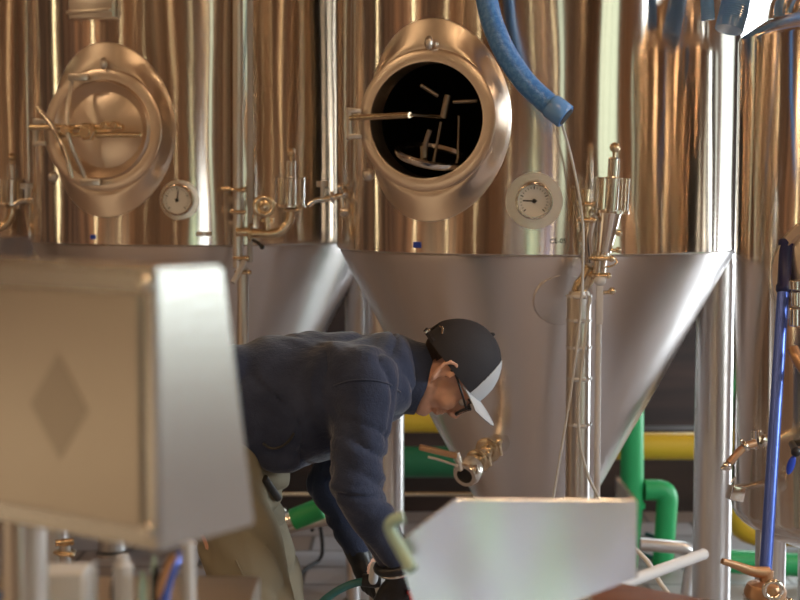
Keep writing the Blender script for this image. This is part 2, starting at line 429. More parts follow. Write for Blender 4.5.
# ------------------------------------------------------------------ central tank (open manway)
def base_tank(ax, th, label):
    t = thing('fermentation_tank', label, 'tank', (ax[0], ax[1], 0), 'row of steel fermentation tanks')
    obj('shell', shell_bm(ax, th), M['shell'], t)
    obj('cone', cone_bm(ax), M['cone'], t)
    n = obj('manway_neck', neck_bm(ax, th), M['neck'], t)
    f = mframe(ax, th)
    bm = B(); a = f(-.262, .045, .05); b = f(-.262, -.055, .05); cyl(bm, a, b, .011, 14)
    for v in (.035, -.045): box(bm, f(-.25, v, .04), (.045, .03, .014), bev=.003)
    obj('hinge', bm, M['satin'], n)
    # two little lug plates on the neck's collar
    obj('stud', ball(B(), f(-.225, -.165, .0), (.020, .02, .02), 12), M['satin'], n)
    obj('stud', ball(B(), f(.02, .232, .03), (.014, .014, .022), 12), M['satin'], n)
    return t, f

TC = (.468, 5.2); THC = math.radians(33.6)
tank, f = base_tank(TC, THC, 'large conical steel tank in the centre with its round manway standing open')
legs(tank, TC, [math.radians(-2), math.radians(146), math.radians(70)])
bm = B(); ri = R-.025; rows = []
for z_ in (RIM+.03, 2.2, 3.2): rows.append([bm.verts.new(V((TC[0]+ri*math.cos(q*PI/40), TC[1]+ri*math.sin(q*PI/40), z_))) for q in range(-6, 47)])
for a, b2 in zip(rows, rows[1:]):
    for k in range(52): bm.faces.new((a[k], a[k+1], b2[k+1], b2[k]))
obj('inner_wall', bm, M['soot'], tank)  # added dark lining paints in the shade behind the open manway
# the door, swung inside and lying under the opening
c = at(431, 163, 4.66)
tilt = V((.16, -.30, 1)).normalized()
d = obj('manway_door', lathe(B(), [(0, 0), (.09, .004), (.112, .012), (.118, .020), (.118, .030), (.108, .034), (.100, .024), (0, .02)], c, tilt, 48), M['chrome'], tank)
hub = at(446, 101, 4.62)
bm = B(); tube(bm, [at(434, 160, 4.66), at(441, 122, 4.64)], .0045, smooth=False); tube(bm, [at(458, 158, 4.68), at(459, 116, 4.66)], .004, smooth=False)
tube(bm, [at(424, 155, 4.62), at(426, 142, 4.61), at(430, 130, 4.60)], .008)
cyl(bm, at(424, 158, 4.62), at(424, 146, 4.62), .012, 12)
obj('yoke', bm, M['dull'], d)
bm = B(); cyl(bm, at(443, 118, 4.62), at(448, 95, 4.62), .011, 14)
for q in ((422, 86, 4.60, 438, 96), (476, 101, 4.60, 453, 102)):
    tube(bm, [at(q[0], q[1], q[2]), at(q[3], q[4], 4.61)], .006, smooth=False); ball(bm, at(q[0], q[1], q[2]), .007, 10)
obj('star_handle', bm, M['dull'], d)
bm = B(); cyl(bm, f(-.262, .012, .05), at(410, 115, 4.50), .0095, 14); cyl(bm, at(410, 115, 4.50), at(441, 117, 4.62), .005, 10); obj('door_arm', bm, M['brass'], d)
gauge(tank, TC, math.radians(5.4), zrow(201, 4.47), needle=178)
sample_cock(tank, at(346, 196, 4.98), 1.0)
# blue sticker and the small stamped letters above the rim
def on_shell(ax, px, z, w=0.0):
    """point on the shell seen in column px"""
    k = (px-400)/F*(CP+(H-z)/4.6*SP); a, b, c_ = 1+k*k, -2*(k*ax[0]+ax[1]), ax[0]**2+ax[1]**2-(R+w)**2
    Y = (-b-math.sqrt(max(0, b*b-4*a*c_)))/(2*a); return V((k*Y, Y, z))
p = on_shell(TC, 417, zrow(246, 4.56), .0015); n = (p-V((TC[0], TC[1], p.z))).normalized(); t_ = V((-n.y, n.x, 0))
obj('sticker', box(B(), p, (.028, .002, .018), (t_, n, V((0, 0, 1)))), M['bluetag'], tank, False)
def text(s, p, n, size, m, parent, name='stamped_lettering', roll=0.0):
    cu = bpy.data.curves.new(name, 'FONT'); cu.body = s; cu.size = size; cu.extrude = .0006; cu.align_x = 'CENTER'
    o = bpy.data.objects.new(name, cu); C.objects.link(o)
    bpy.context.view_layer.update(); dg = bpy.context.evaluated_depsgraph_get()
    me = bpy.data.meshes.new_from_object(o.evaluated_get(dg)); bpy.data.objects.remove(o)
    x = V((0, 0, 1)).cross(n).normalized(); y = V((0, 0, 1)); bm = B(); bm.from_mesh(me)
    for v in bm.verts: v.co = V(p)+x*v.co.x+y*v.co.y+n*v.co.z
    return obj(name, bm, m, parent, False)
p = on_shell(TC, 558, zrow(243, 4.52), .003); n = (p-V((TC[0], TC[1], p.z))).normalized()
text('CE-05', p, n, .020, M['black'], tank)

# weld disc on the cone near the down pipes
def on_cone(ax, px, z, w=0.0):
    r = .045+(R-.075)*(z-(RIM-1.175))/1.13+w; k = (px-400)/F*(CP+(H-z)/4.6*SP)
    a, b, c_ = 1+k*k, -2*(k*ax[0]+ax[1]), ax[0]**2+ax[1]**2-r*r
    Y = (-b-math.sqrt(max(0, b*b-4*a*c_)))/(2*a); return V((k*Y, Y, z))
z = zrow(298, 4.66); p = on_cone(TC, 563, z); n = (p-V((TC[0], TC[1], p.z))).normalized(); n = (n+V((0, 0, -.5))).normalized()
obj('weld_pad', lathe(B(), [(0, .003), (.088, .003), (.094, -.002)], p, n, 48), M['cone'], tank)
z = zrow(340, 4.8)
# racking valve
z = zrow(440, 4.9); p = on_cone(TC, 497, z)
vdir = (at(466, 474, 4.66)-at(497, 438, 4.86)).normalized()
S0 = p-vdir*.04; S1 = at(466, 474, 4.64)
b = obj('racking_valve', cyl(B(), S0, S1, .022, 24), M['chrome'], tank)
clamps([(S0+(S1-S0)*.40, vdir, .030, .018), (S0+(S1-S0)*.68, vdir, .028, .018)], M['brass'], b)
obj('flange', lathe(B(), [(.02, 0), (.045, 0), (.045, .012), (.022, .016)], p-vdir*.012, vdir, 32), M['satin'], b)
bm = B(); e = S1; lathe(bm, [(.028, -.05), (.040, -.045), (.044, -.03), (.044, .0), (.038, .012), (.026, .012), (.024, .0), (0, -.0)], e, vdir, 32)
obj('valve_body', bm, M['chrome'], b)
obj('outlet', lathe(B(), [(0, .004), (.024, .004), (.024, .0)], e, vdir+V((-.25, -.6, -.2)), 24), M['dark'], b)
bm = B(); h0 = at(460, 463, 4.62); cyl(bm, at(461, 470, 4.63), at(456, 452, 4.62), .011, 14)
obj('stem', bm, M['chrome'], b)
h0 = at(457, 456, 4.61); h1 = at(419, 447, 4.60); dd = (h1-h0).normalized()
obj('handle', box(B(), (h0+h1)/2, ((h1-h0).length, .024, .018), (dd, V((0, 1, 0)), dd.cross(V((0, 1, 0)))), .005), M['copper'], b)
bm = B(); tube(bm, [at(458, 466, 4.60), at(440, 460, 4.60), at(428, 457, 4.60)], .004); obj('lever', bm, M['satin'], b)

# relief arm and down pipes on the right of the central tank
Yv = 4.40
bm = B(); tube(bm, [at(606, -60, 4.42), at(606, 160, 4.42)], .016, smooth=False); 
base = at(611, 212, Yv); ax_ = (at(613, 146, Yv)-at(609, 212, Yv))
sight_cup(tank, base, ax_, rad=.052, hh=.100)
b = obj('relief_elbow', lathe(B(), [(.0, 0), (.024, 0), (.036, .11), (.040, .125), (.0, .125)], at(603, 252, Yv), at(609, 212, Yv)-at(603, 252, Yv), 32), M['chrome'], tank)
bm = B(); tube(bm, [at(603, 250, Yv), at(600, 262, Yv), at(598, 280, Yv)], .02); 
tube(bm, [at(594, 215, Yv), at(590, 235, Yv+.01), at(592, 262, Yv+.02)], .018); obj('pipe', bm, M['chrome'], b)
clamps([(at(x_, y_, Yv), (0, 0, 1), r_) for x_, y_, r_ in ((600, 258, .024), (598, 275, .022), (586, 220, .018), (586, 204, .016))], M['brass'], b)
bm = B(); cyl(bm, at(586, 218, Yv), at(586, 190, Yv), .013, 16); lathe(bm, [(.008, 0), (.019, .004), (.019, .018), (.008, .022)], at(586, 212, Yv), (0, 0, 1), 20)
lathe(bm, [(.008, 0), (.017, .003), (.017, .014), (0, .016)], at(586, 194, Yv), (0, 0, 1), 20); obj('bleed_valve', bm, M['brass'], b)
for (x, y) in ((618, 233), (617, 250)):
    bm = B(); cyl(bm, at(x-9, y+1, Yv), at(x, y, Yv), .006, 10); ball(bm, at(x+1, y, Yv), .010, 12); obj('valve_knob', bm, M['brass'], b)
obj('wire_latch', tube(B(), [at(600, 268, Yv-.01), at(612, 266, Yv-.02), at(617, 262, Yv-.02), at(615, 258, Yv-.01)], .003), M['brass'], b)
bm = B(); tube(bm, [at(598, 293, Yv-.01), at(610, 292, Yv-.02), at(612, 291, Yv-.02)], .006); ball(bm, at(612, 291, Yv-.02), .011, 12); obj('valve_knob', bm, M['brass'], b)
# bracket pipe stub into the shell
bm = B(); cyl(bm, at(594, 240, 4.42), at(588, 240, 4.62), .016, 16); cyl(bm, at(593, 262, 4.42), at(583, 262, 4.62), .018, 16); obj('stub', bm, M['satin'], b)
# long white lever
bm = B(); box(bm, at(599.5, 305, Yv-.03), (.020, .012, .115), bev=.004); ball(bm, at(600, 281, Yv-.03), (.018, .014, .014), 14); obj('white_lever', bm, M['whitepipe'], b)
# long pipes
wp = obj('gas_pipe', tube(B(), [at(598.5, 300, Yv), at(597.5, 420, Yv), at(596, 620, Yv)], .0095), M['whitepipe'], tank)
cpipe = obj('cleaning_pipe', lathe(B(), [(0, 0), (.036, 0), (.036, 1.16), (.030, 1.185), (.0, 1.195)], at(579, 290, 4.44)-V((0, 0, 1.19)), (0, 0, 1), 32), M['satin'], tank)
for i, y in enumerate((296, 320, 347, 378, 424)):
    bm = B(); q = at(579, y, 4.44); lathe(bm, [(.0365, -.004), (.0395, -.004), (.0395, .004), (.0365, .004)], q, (0, 0, 1), 28)
    cyl(bm, q+V((-.02, -.036, 0)), q+V((.016, -.046, .0)), .006, 10)
    obj('pipe_tie', bm, M['whitepipe'], cpipe)
cb = obj('pipe_elbow', tube(B(), [at(592, 268, 4.42), at(586, 280, 4.43), at(580, 288, 4.44), at(579, 300, 4.44)], .024), M['brass'], tank)
# clear tubes
o = obj('clear_tube', tube(B(), [at(560, 118, 4.36), at(572, 160, 4.40), at(582, 215, 4.38), at(583, 262, 4.36), at(580, 320, 4.37), at(571, 390, 4.37), at(563, 440, 4.37), at(553, 500, 4.37), at(545, 560, 4.36), at(545, 640, 4.36)], .004, 10), M['clearhose'], None, origin=at(560, 500, 4.37))
tag(o, 'thin clear tube hanging down the front of the central tank, left of the pair', 'tube')
o = obj('clear_tube', tube(B(), [at(590, 296, 4.38), at(586, 330, 4.37), at(579, 400, 4.36), at(580, 440, 4.36), at(588, 475, 4.36), at(600, 500, 4.35), at(618, 540, 4.34), at(640, 600, 4.32), at(670, 700, 4.3)], .0048, 10), M['clearhose'], None, origin=at(590, 500, 4.37))
tag(o, 'thin clear tube that bends right below the valve cluster of the central tank', 'tube')

# ------------------------------------------------------------------ the tank on the left (closed manway)
TA = (-.78, 6.0); THA = math.radians(23.2)
tank, f = base_tank(TA, THA, 'conical steel tank left of centre with its round manway shut and crossed by bars')
legs(tank, TA, [math.radians(1), math.radians(180), math.radians(95)])
n_ = (f(0, 0, 1)-f(0, 0, 0))
bm = B(); ns = 72; rows = []
for (a, w) in ((.0, .012), (.10, .008), (.155, -.005), (.165, .0), (.185, .022), (.196, .030), (.2035, .02), (.2035, -.02)):
    if a == 0: rows.append([bm.verts.new(f(0, 0, w))]); continue
    rows.append([bm.verts.new(f(a*math.cos(2*PI*k/ns), a*.867*math.sin(2*PI*k/ns), w)) for k in range(ns)])
for a, b2 in zip(rows, rows[1:]):
    for k in range(ns):
        j = (k+1) % ns
        if len(a) == 1: bm.faces.new((a[0], b2[k], b2[j]))
        else: bm.faces.new((a[k], a[j], b2[j], b2[k]))
d = obj('manway_door', bm, M['neck'], tank)
bm = B(); cyl(bm, f(-.262, .012, .08), f(.13, .006, .08), .010, 14); cyl(bm, f(-.14, -.018, .095), f(.20, -.022, .075), .009, 14); obj('door_arm', bm, M['brass'], d)
bm = B(); tube(bm, [f(-.10, .19, .05), f(-.085, 0, .105), f(-.045, -.185, .05)], .008)
for v in ((-.09, .185), (-.045, -.185)): box(bm, f(v[0]+.02, v[1], .055), (.07, .03, .025), bev=.005)
obj('yoke', bm, M['satin'], d)
bm = B(); tube(bm, [f(-.20, .08, .12), f(-.13, -.005, .115), f(-.09, -.09, .11), f(-.07, -.17, .10)], .009)
obj('door_handle', bm, M['chrome'], d)
bm = B(); cyl(bm, f(0, -.01, .0), f(0, -.01, .12), .018, 16); cyl(bm, f(0, -.01, .095), f(0, -.01, .115), .034, 6); cyl(bm, f(-.085, 0, .09), f(-.085, 0, .13), .016, 16)
for u in (.06, .10): cyl(bm, f(u, .012, .065), f(u, .012, .10), .014, 12)
obj('screw_hub', bm, M['brass'], d)
gauge(tank, TA, math.radians(.0), zrow(200, 5.27), needle=82, pad=.07)
sample_cock(tank, at(48, 197, 5.75), 1.05)
obj('standpipe', tube(B(), [at(238, -60, 5.22), at(238, 268, 5.22)], .018, smooth=False), M['satin'], tank)
sp = obj('drop_pipe', tube(B(), [at(243, 268, 5.22), at(243, 640, 5.22)], .020, smooth=False), M['satin'], tank)
cpt = obj('cleaning_pipe', tube(B(), [at(250, -60, 5.26), at(250, 262, 5.26)], .010, smooth=False), M['whitepipe'], tank)
bm = B(); cyl(bm, at(236, 232, 5.20), at(252, 232, 5.20), .016, 16)
tube(bm, [at(250, 233, 5.2), at(268, 234, 5.2), at(281, 231, 5.2), at(289, 221, 5.2), at(291, 209, 5.2)], .017)
a = obj('relief_elbow', bm, M['brass'], tank)
sight_cup(tank, at(290, 206, 5.2), (at(291, 150, 5.2)-at(290, 206, 5.2)), rad=.052, hh=.098)
clamps([(at(x, y, 5.2), dr, .021) for (x, y, dr) in ((238, 190, (0, 0, 1)), (238, 212, (0, 0, 1)), (250, 233, (1, 0, 0)), (291, 210, (0, 0, 1)), (241, 258, (0, 0, 1)), (243, 272, (0, 0, 1)))], M['brass'], a)
obj('cross_bar', cyl(B(), at(222, 189, 5.25), at(246, 189, 5.2), .008, 10), M['brass'], a)
bm = B(); cyl(bm, at(267, 232, 5.2), at(267, 214, 5.2), .010, 12); lathe(bm, [(.0, 0), (.024, 0), (.024, .012), (0, .012)], at(267, 222, 5.2), (0, 0, 1), 20)
q = at(264, 206, 5.18)
import itertools
x, y, dn = frame((.15, -1, 0)); ring = [q+(x*math.cos(k*PI/12)+y*math.sin(k*PI/12))*.030 for k in range(25)]
tube(bm, ring, .010, smooth=False, cap=False); lathe(bm, [(0, 0), (.024, 0), (0, .012)], q, (0, -1, 0), 20)
obj('check_valve', bm, M['brass'], a)
bm = B(); tube(bm, [at(244, 262, 5.17), at(239, 272, 5.12), at(233, 283, 5.10)], .010); obj('valve_handle', bm, M['whitepipe'], a)
bm = B(); tube(bm, [at(253, 240, 5.18), at(258, 243, 5.15), at(262, 247, 5.15)], .006); ball(bm, at(262, 247, 5.15), .009, 10); obj('valve_knob', bm, M['black'], a)
bm = B(); cyl(bm, at(196, 234, 5.31), at(212, 234, 5.31), .008, 12); cyl(bm, at(204, 234, 5.30), at(204, 234, 5.45), .008, 12); obj('shell_bracket', bm, M['satin'], tank)
for y_ in (200, 225): obj('pipe_bracket', cyl(B(), at(240, y_, 5.22), at(240, y_, 5.50), .014, 12), M['satin'], tank)
p = on_shell(TA, 93, zrow(237, 5.4), .0015); n = (p-V((TA[0], TA[1], p.z))).normalized(); t_ = V((-n.y, n.x, 0))
obj('sticker', box(B(), p, (.022, .002, .016), (t_, n, V((0, 0, 1)))), M['bluetag'], tank, False)
# wall bracket / name plate holder above its manway
p = on_shell(TA, 92, zrow(8, 5.36), .012); n = (p-V((TA[0], TA[1], p.z))).normalized(); t_ = V((-n.y, n.x, 0))
bm = B(); box(bm, p, (.19, .03, .07), (t_, n, V((0, 0, 1))), .004); box(bm, p+n*.02+V((0, 0, -.012)), (.19, .02, .012), (t_, n, V((0, 0, 1))), .003)
obj('plate_holder', bm, M['satin'], tank)

# third tank of the row: a copy of the second and of all its parts
def copy_tree(o, parent=None):
    c = o.copy(); C.objects.link(c); c.parent = parent
    for k in list(o.children): copy_tree(k, c)
    return c
t3 = copy_tree(tank); t3.location = (-1.95, 6.8, 0)
t3['label'] = 'steel tank at the far left edge, mostly cut off by the photo frame'

# ------------------------------------------------------------------ right-hand tank
DX, DY, DR = 1.435, 4.5, .42
tank = thing('serving_tank', 'narrower domed steel tank at the right edge behind the blue pole', 'tank', (DX, DY, 0))
zt = zrow(40, 4.5); zb = zrow(512, 4.42)
prof = [(DR, zb), (DR, zt), (DR*.985, zt+.012), (DR*.80, zt+.065)]
prof += [(DR*.80*math.cos(q*PI/20), zt+.075+.20*math.sin(q*PI/20)) for q in range(11)]
dish = [(DR*math.sin(q*PI/28), zb-.13*math.cos(q*PI/28)) for q in range(0, 14)]
obj('shell', lathe(B(), dish+prof, (DX, DY, 0), (0, 0, 1), 160), M['shell'], tank)
legs_ang = [195, 285, 15, 105]
for a in legs_ang:
    a = math.radians(a); p = V((DX+.34*math.cos(a), DY+.34*math.sin(a), 0))
    L = obj('leg', cyl(B(), p+V((0, 0, .02)), p+V((0, 0, zb-.04)), .045, 28), M['leg'], tank)
    obj('foot_pad', cyl(B(), p, p+V((0, 0, .02)), .06, 24), M['satin'], L)
def dpt(px, z, w=0):
    k = (px-400)/F*(CP+(H-z)/4.6*SP); a, b, c_ = 1+k*k, -2*(k*DX+DY), DX**2+DY**2-(DR+w)**2
    Y = (-b-math.sqrt(max(0, b*b-4*a*c_)))/(2*a); return V((k*Y, Y, z))
# oval side manway, mostly outside the frame
mc = dpt(836, zrow(275, 4.15)); n = (mc-V((DX, DY, mc.z))).normalized()
mw = obj('side_manway', lathe(B(), [(.175, -.10), (.175, .03), (.165, .045), (.145, .045), (.140, .03), (.10, .045), (0, .05)], mc, n, 64), M['neck'], tank)
bm = B()
for (x, y0, y1, r) in ((797, 280, 290, .022), (797, 292, 306, .016), (797, 308, 326, .022)): cyl(bm, at(x, y0, 4.08), at(x, y1, 4.08), r, 20)
cyl(bm, at(797, 300, 4.08), dpt(797, zrow(300, 4.1), -.05), .014, 14)
obj('wing_clamp', bm, M['chrome'], tank)
bm = B(); tube(bm, [at(793, 349, 4.06), at(797, 358, 4.04), at(806, 372, 4.02), at(816, 384, 4.0)], .016); cyl(bm, at(806, 372, 4.03), dpt(808, zrow(372, 4.1), -.03), .012, 12); obj('copper_handle', bm, M['copper'], tank)
# sampling valve with a chain of small parts and the hanging tag
z = zrow(440, 4.3); s = dpt(772, z)
v = obj('sample_valve', cyl(B(), s+V((.02, .04, 0)), at(757, 439, 4.17), .012, 16), M['brass'], tank)
bm = B(); cyl(bm, at(755, 430, 4.16), at(755, 449, 4.16), .012, 16); clamp(bm, at(763, 440, 4.19), (1, .2, 0), .016); obj('valve_body', bm, M['chrome'], v)
bm = B(); tube(bm, [at(755, 443, 4.15), at(746, 446, 4.14), at(738, 453, 4.13), at(729, 463, 4.12)], .011); obj('handle', bm, M['copper'], v)
obj('clamp', clamp(B(), at(745, 446, 4.14), (1, 0, .6), .012), M['chrome'], v)
bm = B(); ball(bm, at(727, 466, 4.12), .014, 12); cyl(bm, at(727, 466, 4.12), at(721, 469, 4.12), .006, 10); obj('spout', bm, M['chrome'], v)
s = dpt(744, zrow(492, 4.35)); 
bm = B(); box(bm, at(735.5, 493, 4.26), (.042, .04, .042), (V((.96, .2, -.2)).normalized(), V((-.2, .98, 0)).normalized(), V((.2, .04, .98)).normalized()), .004)
cyl(bm, at(735, 488, 4.26), s+V((.03, .03, 0)), .010, 12); tube(bm, [at(734, 486, 4.26), at(735, 478, 4.26), at(731, 483, 4.26)], .003)
obj('drain_clamp', bm, M['chrome'], tank)
bm = B(); cyl(bm, dpt(792, zrow(452, 4.1), -.02), at(796, 452, 4.05), .010, 10); ball(bm, at(796, 452, 4.05), .014, 12); obj('peg', bm, M['black'], tank)
bm = B(); ball(bm, at(791, 465, 4.05), (.011, .006, .028), 14, (V((.95, 0, -.3)), V((0, 1, 0)), V((.3, 0, .95)))); tube(bm, [at(793, 458, 4.05), at(796, 453, 4.04)], .003, smooth=False); obj('blue_tag', bm, M['bluetag'], tank)

# ------------------------------------------------------------------ blue pole leaning on the tank
pt = at(786.5, 240, 4.20); pb = at(744, 250+1.6*F/3.62, 3.62); dr = (pt-pb).normalized()
t = thing('blue_pole', 'blue metal pole with a dark navy grip leaning against the right tank', 'pole', pb)
obj('pole', cyl(B(), pb, pb+dr*((pt-pb).length-.14), .0165, 24), M['bluepole'], t)
bm = B(); q = pt-dr*.155; lathe(bm, [(.0165, 0), (.021, .006), (.021, .02), (.018, .026), (.0185, .135), (.022, .14), (.022, .152), (.012, .158), (0, .158)], q, dr, 24)
obj('grip', bm, M['navy'], t)

# hose fitting at lower right
q0 = at(765, 600, 3.45)
t = thing('hose_fitting', 'steel standing valve with a copper lever at the foot of the blue pole', 'valve', (q0.x, 3.45, 0))
g = lambda x, y, Y=3.45: at(x, y, Y)
obj('riser', cyl(B(), V((q0.x, 3.45, 0)), g(765, 596), .026, 24), M['chrome'], t)
bm = B(); lathe(bm, [(.024, 0), (.046, .012), (.050, .03), (.042, .048), (.026, .055), (0, .055)], g(765, 604), (0, 0, 1), 32); cyl(bm, g(766, 583), g(767, 570), .016, 18); obj('valve_body', bm, M['copper'], t)
bm = B(); tube(bm, [g(722, 561, 3.42), g(735, 565, 3.43), g(752, 571, 3.44), g(768, 573, 3.45)], lambda k: .007+.008*k); obj('lever', bm, M['copper'], t)
bm = B(); x, y, dn = frame((0, -1, 0)); q = g(773, 590, 3.40)
tube(bm, [q+(x*math.cos(k*PI/10)+y*math.sin(k*PI/10))*.020 for k in range(21)], .006, smooth=False, cap=False); obj('pull_ring', bm, M['chrome'], t); obj('clamp', clamp(B(), g(765, 598), (0, 0, 1), .036, .02), M['chrome'], t)

# ------------------------------------------------------------------ blue hoses up high
def ribbed(path, r, n):
    return tube(B(), path, lambda t: r*(1+.02*math.sin(t*n*2*PI))*(1+.0*t), 20, n=26)
ph = [at(486, -190, 4.42), at(484, -60, 4.32), at(487, 0, 4.27), at(500, 42, 4.22), at(522, 78, 4.19), at(545, 101, 4.17), at(566, 117, 4.15)]
o = obj('blue_hose', ribbed(ph, .031, 60), M['bluehose'], None, origin=ph[-1])
tag(o, 'thick blue hose curving down across the central tank with a cut ribbed end', 'hose')
obj('hose_bore', lathe(B(), [(0, 0), (.026, 0), (.026, -.002)], ph[-1]+(ph[-1]-ph[-2]).normalized()*.0015, ph[-1]-ph[-2], 24), M['dark'], o)
obj('hose_collar', lathe(B(), [(.033, -.055), (.0355, -.05), (.0355, -.004), (.033, 0)], ph[-1], ph[-1]-ph[-2], 24), M['bluehose2'], o)
ph = [at(744, -190, 4.66), at(743, -60, 4.62), at(736, 0, 4.58), at(729, 30, 4.56)]
o = obj('blue_hose', ribbed(ph, .043, 40), M['bluehose2'], None, origin=ph[-1])
tag(o, 'pale blue hose end hanging into view between the central and right tanks', 'hose')
ph = [at(700, -190, 4.50), at(703, -60, 4.50), at(707, 0, 4.50), at(708, 20, 4.50)]
o = obj('blue_hose', ribbed(ph, .020, 60), M['bluehose2'], None, origin=ph[-1])
tag(o, 'thin dim blue hose at the top, left of the pale hose end', 'hose')

# ------------------------------------------------------------------ pipes behind the tanks
Yp = 6.6
def elbow(pts, r=.10, n=6):
    pts = [V(p) for p in pts]; out = [pts[0]]
    for a, b, c in zip(pts, pts[1:], pts[2:]):
        u = (a-b).normalized(); w = (c-b).normalized(); rr = min(r, (a-b).length*.45, (c-b).length*.45)
        p0, p2 = b+u*rr, b+w*rr
        for k in range(n+1): s = k/n; out.append(p0*(1-s)**2+b*2*s*(1-s)+p2*s*s)
    out.append(pts[-1]); return out
def pipe(name, pts, r, m, label, cat='pipe', rad=.1, flanges=()):
    P = elbow(pts, rad); o = obj(name, tube(B(), P, r, 24, smooth=False), m, None, origin=pts[0]); tag(o, label, cat)
    if flanges:
        bm = B()
        for (p, d) in flanges: lathe(bm, [(r*.98, -.012), (r*1.12, -.012), (r*1.12, .012), (r*.98, .012)], p, d, 24)
        obj('pipe_band', bm, m, o)
    return o
pipe('green_pipe', [V((at(632, 0, Yp).x, Yp, 0)), at(632, 500, Yp), at(632, 385, Yp), at(560, 385, Yp)], .052, M['green'], 'straight green lagged pipe rising behind the central tank cone', flanges=[(at(632, 505, Yp), (0, 0, 1))])
pipe('green_pipe', [at(644.5, 490, Yp), at(668, 490, Yp), V((at(670, 0, Yp).x, Yp, 0))], .047, M['green'], 'green lagged pipe bending down beside the right tank leg', rad=.11, flanges=[(at(670, 545, Yp), (0, 0, 1))])
Yy = 6.9
pipe('yellow_pipe', [at(560, 446, Yy), at(737, 446, Yy), at(737, 532, Yy), at(900, 534, Yy)], .064, M['yellow'], 'yellow lagged pipe running behind the tank legs and down to the right', rad=.12)
pipe('green_pipe', [at(700, 560, 6.3), at(980, 574, 6.3)], .05, M['green'], 'low green pipe lying under the right tank')
for x in (712, 960):
    q = at(x, 560, 6.3)
pipe('yellow_pipe', [at(470, 421, Yy+.2), at(236, 421, Yy+.2), V((at(236, 421, Yy+.2).x, Yy+.2, 0))], .055, M['yellow'], 'short stretch of yellow pipe visible just below the bending head', rad=.12)
pipe('green_pipe', [at(480, 462, 6.5), at(372, 462, 6.5), V((at(372, 0, 6.5).x, 6.5, 0))], .068, M['darkgreen'], 'dark green pipe running behind the racking valve')
pipe('steel_pipe', [at(640, 544, 6.0), at(694, 549, 6.0), V((at(694, 0, 6.0).x, 6.0, 0))], .026, M['leg'], 'low grey steel rail beside the right leg of the central tank', rad=.05)
pipe('steel_pipe', [at(200, 545, 5.9), at(330, 519, 5.9), at(352, 519, 5.9), V((at(352, 0, 5.9).x, 5.9, 0))], .024, M['leg'], 'grey steel pipe running low between trousers and sleeves', rad=.05)
pipe('tan_pipe', [at(252, 494, 7.05), at(480, 494, 7.05)], .010, M['brass'], 'thin brassy pipe behind the gap under the torso')
o = obj('green_pipe', cyl(B(), at(292, 520, 5.7), at(322, 508, 5.7), .042, 28), M['green'], None, origin=at(305, 514, 5.7)); tag(o, 'short green cylinder on a steel coupling under the torso', 'pipe')
bm = B(); cyl(bm, at(280, 523, 5.7), at(293, 519, 5.7), .030, 24); clamp(bm, at(285, 521, 5.7), (1, 0, .3), .028); obj('coupling', bm, M['chrome'], o)
# dark low plinth behind the tanks
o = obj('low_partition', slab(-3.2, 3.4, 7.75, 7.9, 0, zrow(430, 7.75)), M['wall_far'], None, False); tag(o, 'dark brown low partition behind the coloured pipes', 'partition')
o = obj('floor_cable', tube(B(), [V((-.50, 6.1, .01)), V((-.42, 6.5, .012)), V((-.35, 6.62, .05)), V((-.36, 6.5, .25)), at(312, 530, 6.2)], .008), M['black'], None, origin=(-.4, 6.4, 0)); tag(o, 'thin black cable sagging to the floor under the torso', 'cable')
o = obj('floor_cable', tube(B(), [V((1.05, 6.9, .01)), V((1.25, 6.6, .01)), V((1.32, 6.9, .01)), V((1.2, 7.2, .01))], .010), M['teal'], None, origin=(1.2, 6.9, 0)); tag(o, 'dark loop of cable on the floor beside the right leg', 'cable')
# floor pipe stub seen under the control box
p = at(65, 548, 5.2); t = thing('pipe_stub', 'small capped steel pipe stub below the control box', 'pipe', (p.x, 5.2, 0))
obj('stem', cyl(B(), V((p.x, 5.2, 0)), at(65, 545, 5.2), .020, 20), M['satin'], t)
bm = B(); cyl(bm, at(56, 543, 5.2), at(74, 541, 5.2), .012, 14); clamp(bm, at(65, 552, 5.2), (0, 0, 1), .028); obj('cap_clamp', bm, M['brass'], t)

# ------------------------------------------------------------------ filling machine in the foreground (left)
mp = V((-.42, 1.85, 0)); BED = zrow(612, 2.02)-.03
t = thing('filling_machine', 'steel control box of a filling machine in the near left foreground', 'machine', mp)
A0 = V((-.261, 1.6, 0)); ul = V((-.815, .579, 0)); ud = V((.579, .815, 0)); ZT, ZB2 = zrow(269, 1.6), zrow(552, 1.6)
Lw = .56; up = V((0, 0, 1))
def bp(l, d_, z): return A0+ul*l+ud*d_+up*z
bm = B(); vs = []
for l in (0, Lw):
    for (d_, z) in ((0, ZB2), (0, ZT), (.110, ZT), (.1616, ZB2)): vs.append(bm.verts.new(bp(l, d_, z)))
for q in ((0, 1, 2, 3), (4, 7, 6, 5), (0, 4, 5, 1), (1, 5, 6, 2), (2, 6, 7, 3), (3, 7, 4, 0)): bm.faces.new([vs[i] for i in q])
bmesh.ops.bevel(bm, geom=bm.edges[:], offset=.004, segments=3, affect='EDGES')
cb = obj('control_box', bm, M['boxsteel'], t, False)
nrm = -ud
bm = B(); box(bm, bp(.022+.26, -.002, (ZT+ZB2)/2-.002), (.52, .005, .255), (ul, ud, up), .002)
dd = obj('panel_door', bm, M['doorsteel'], cb, False)
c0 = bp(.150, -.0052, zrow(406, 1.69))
obj('emblem', prism(B(), [c0+ul*.048, c0+up*.060, c0-ul*.048, c0-up*.060], .001), M['emblem'], dd, False)  # thin diamond in slightly darker steel than the door
for z_ in (ZB2+.022, ZT-.016): obj('screw', lathe(B(), [(0, .006), (.006, .006), (.009, .002), (.009, 0)], bp(.016, 0, z_), nrm, 16), M['chrome'], cb)
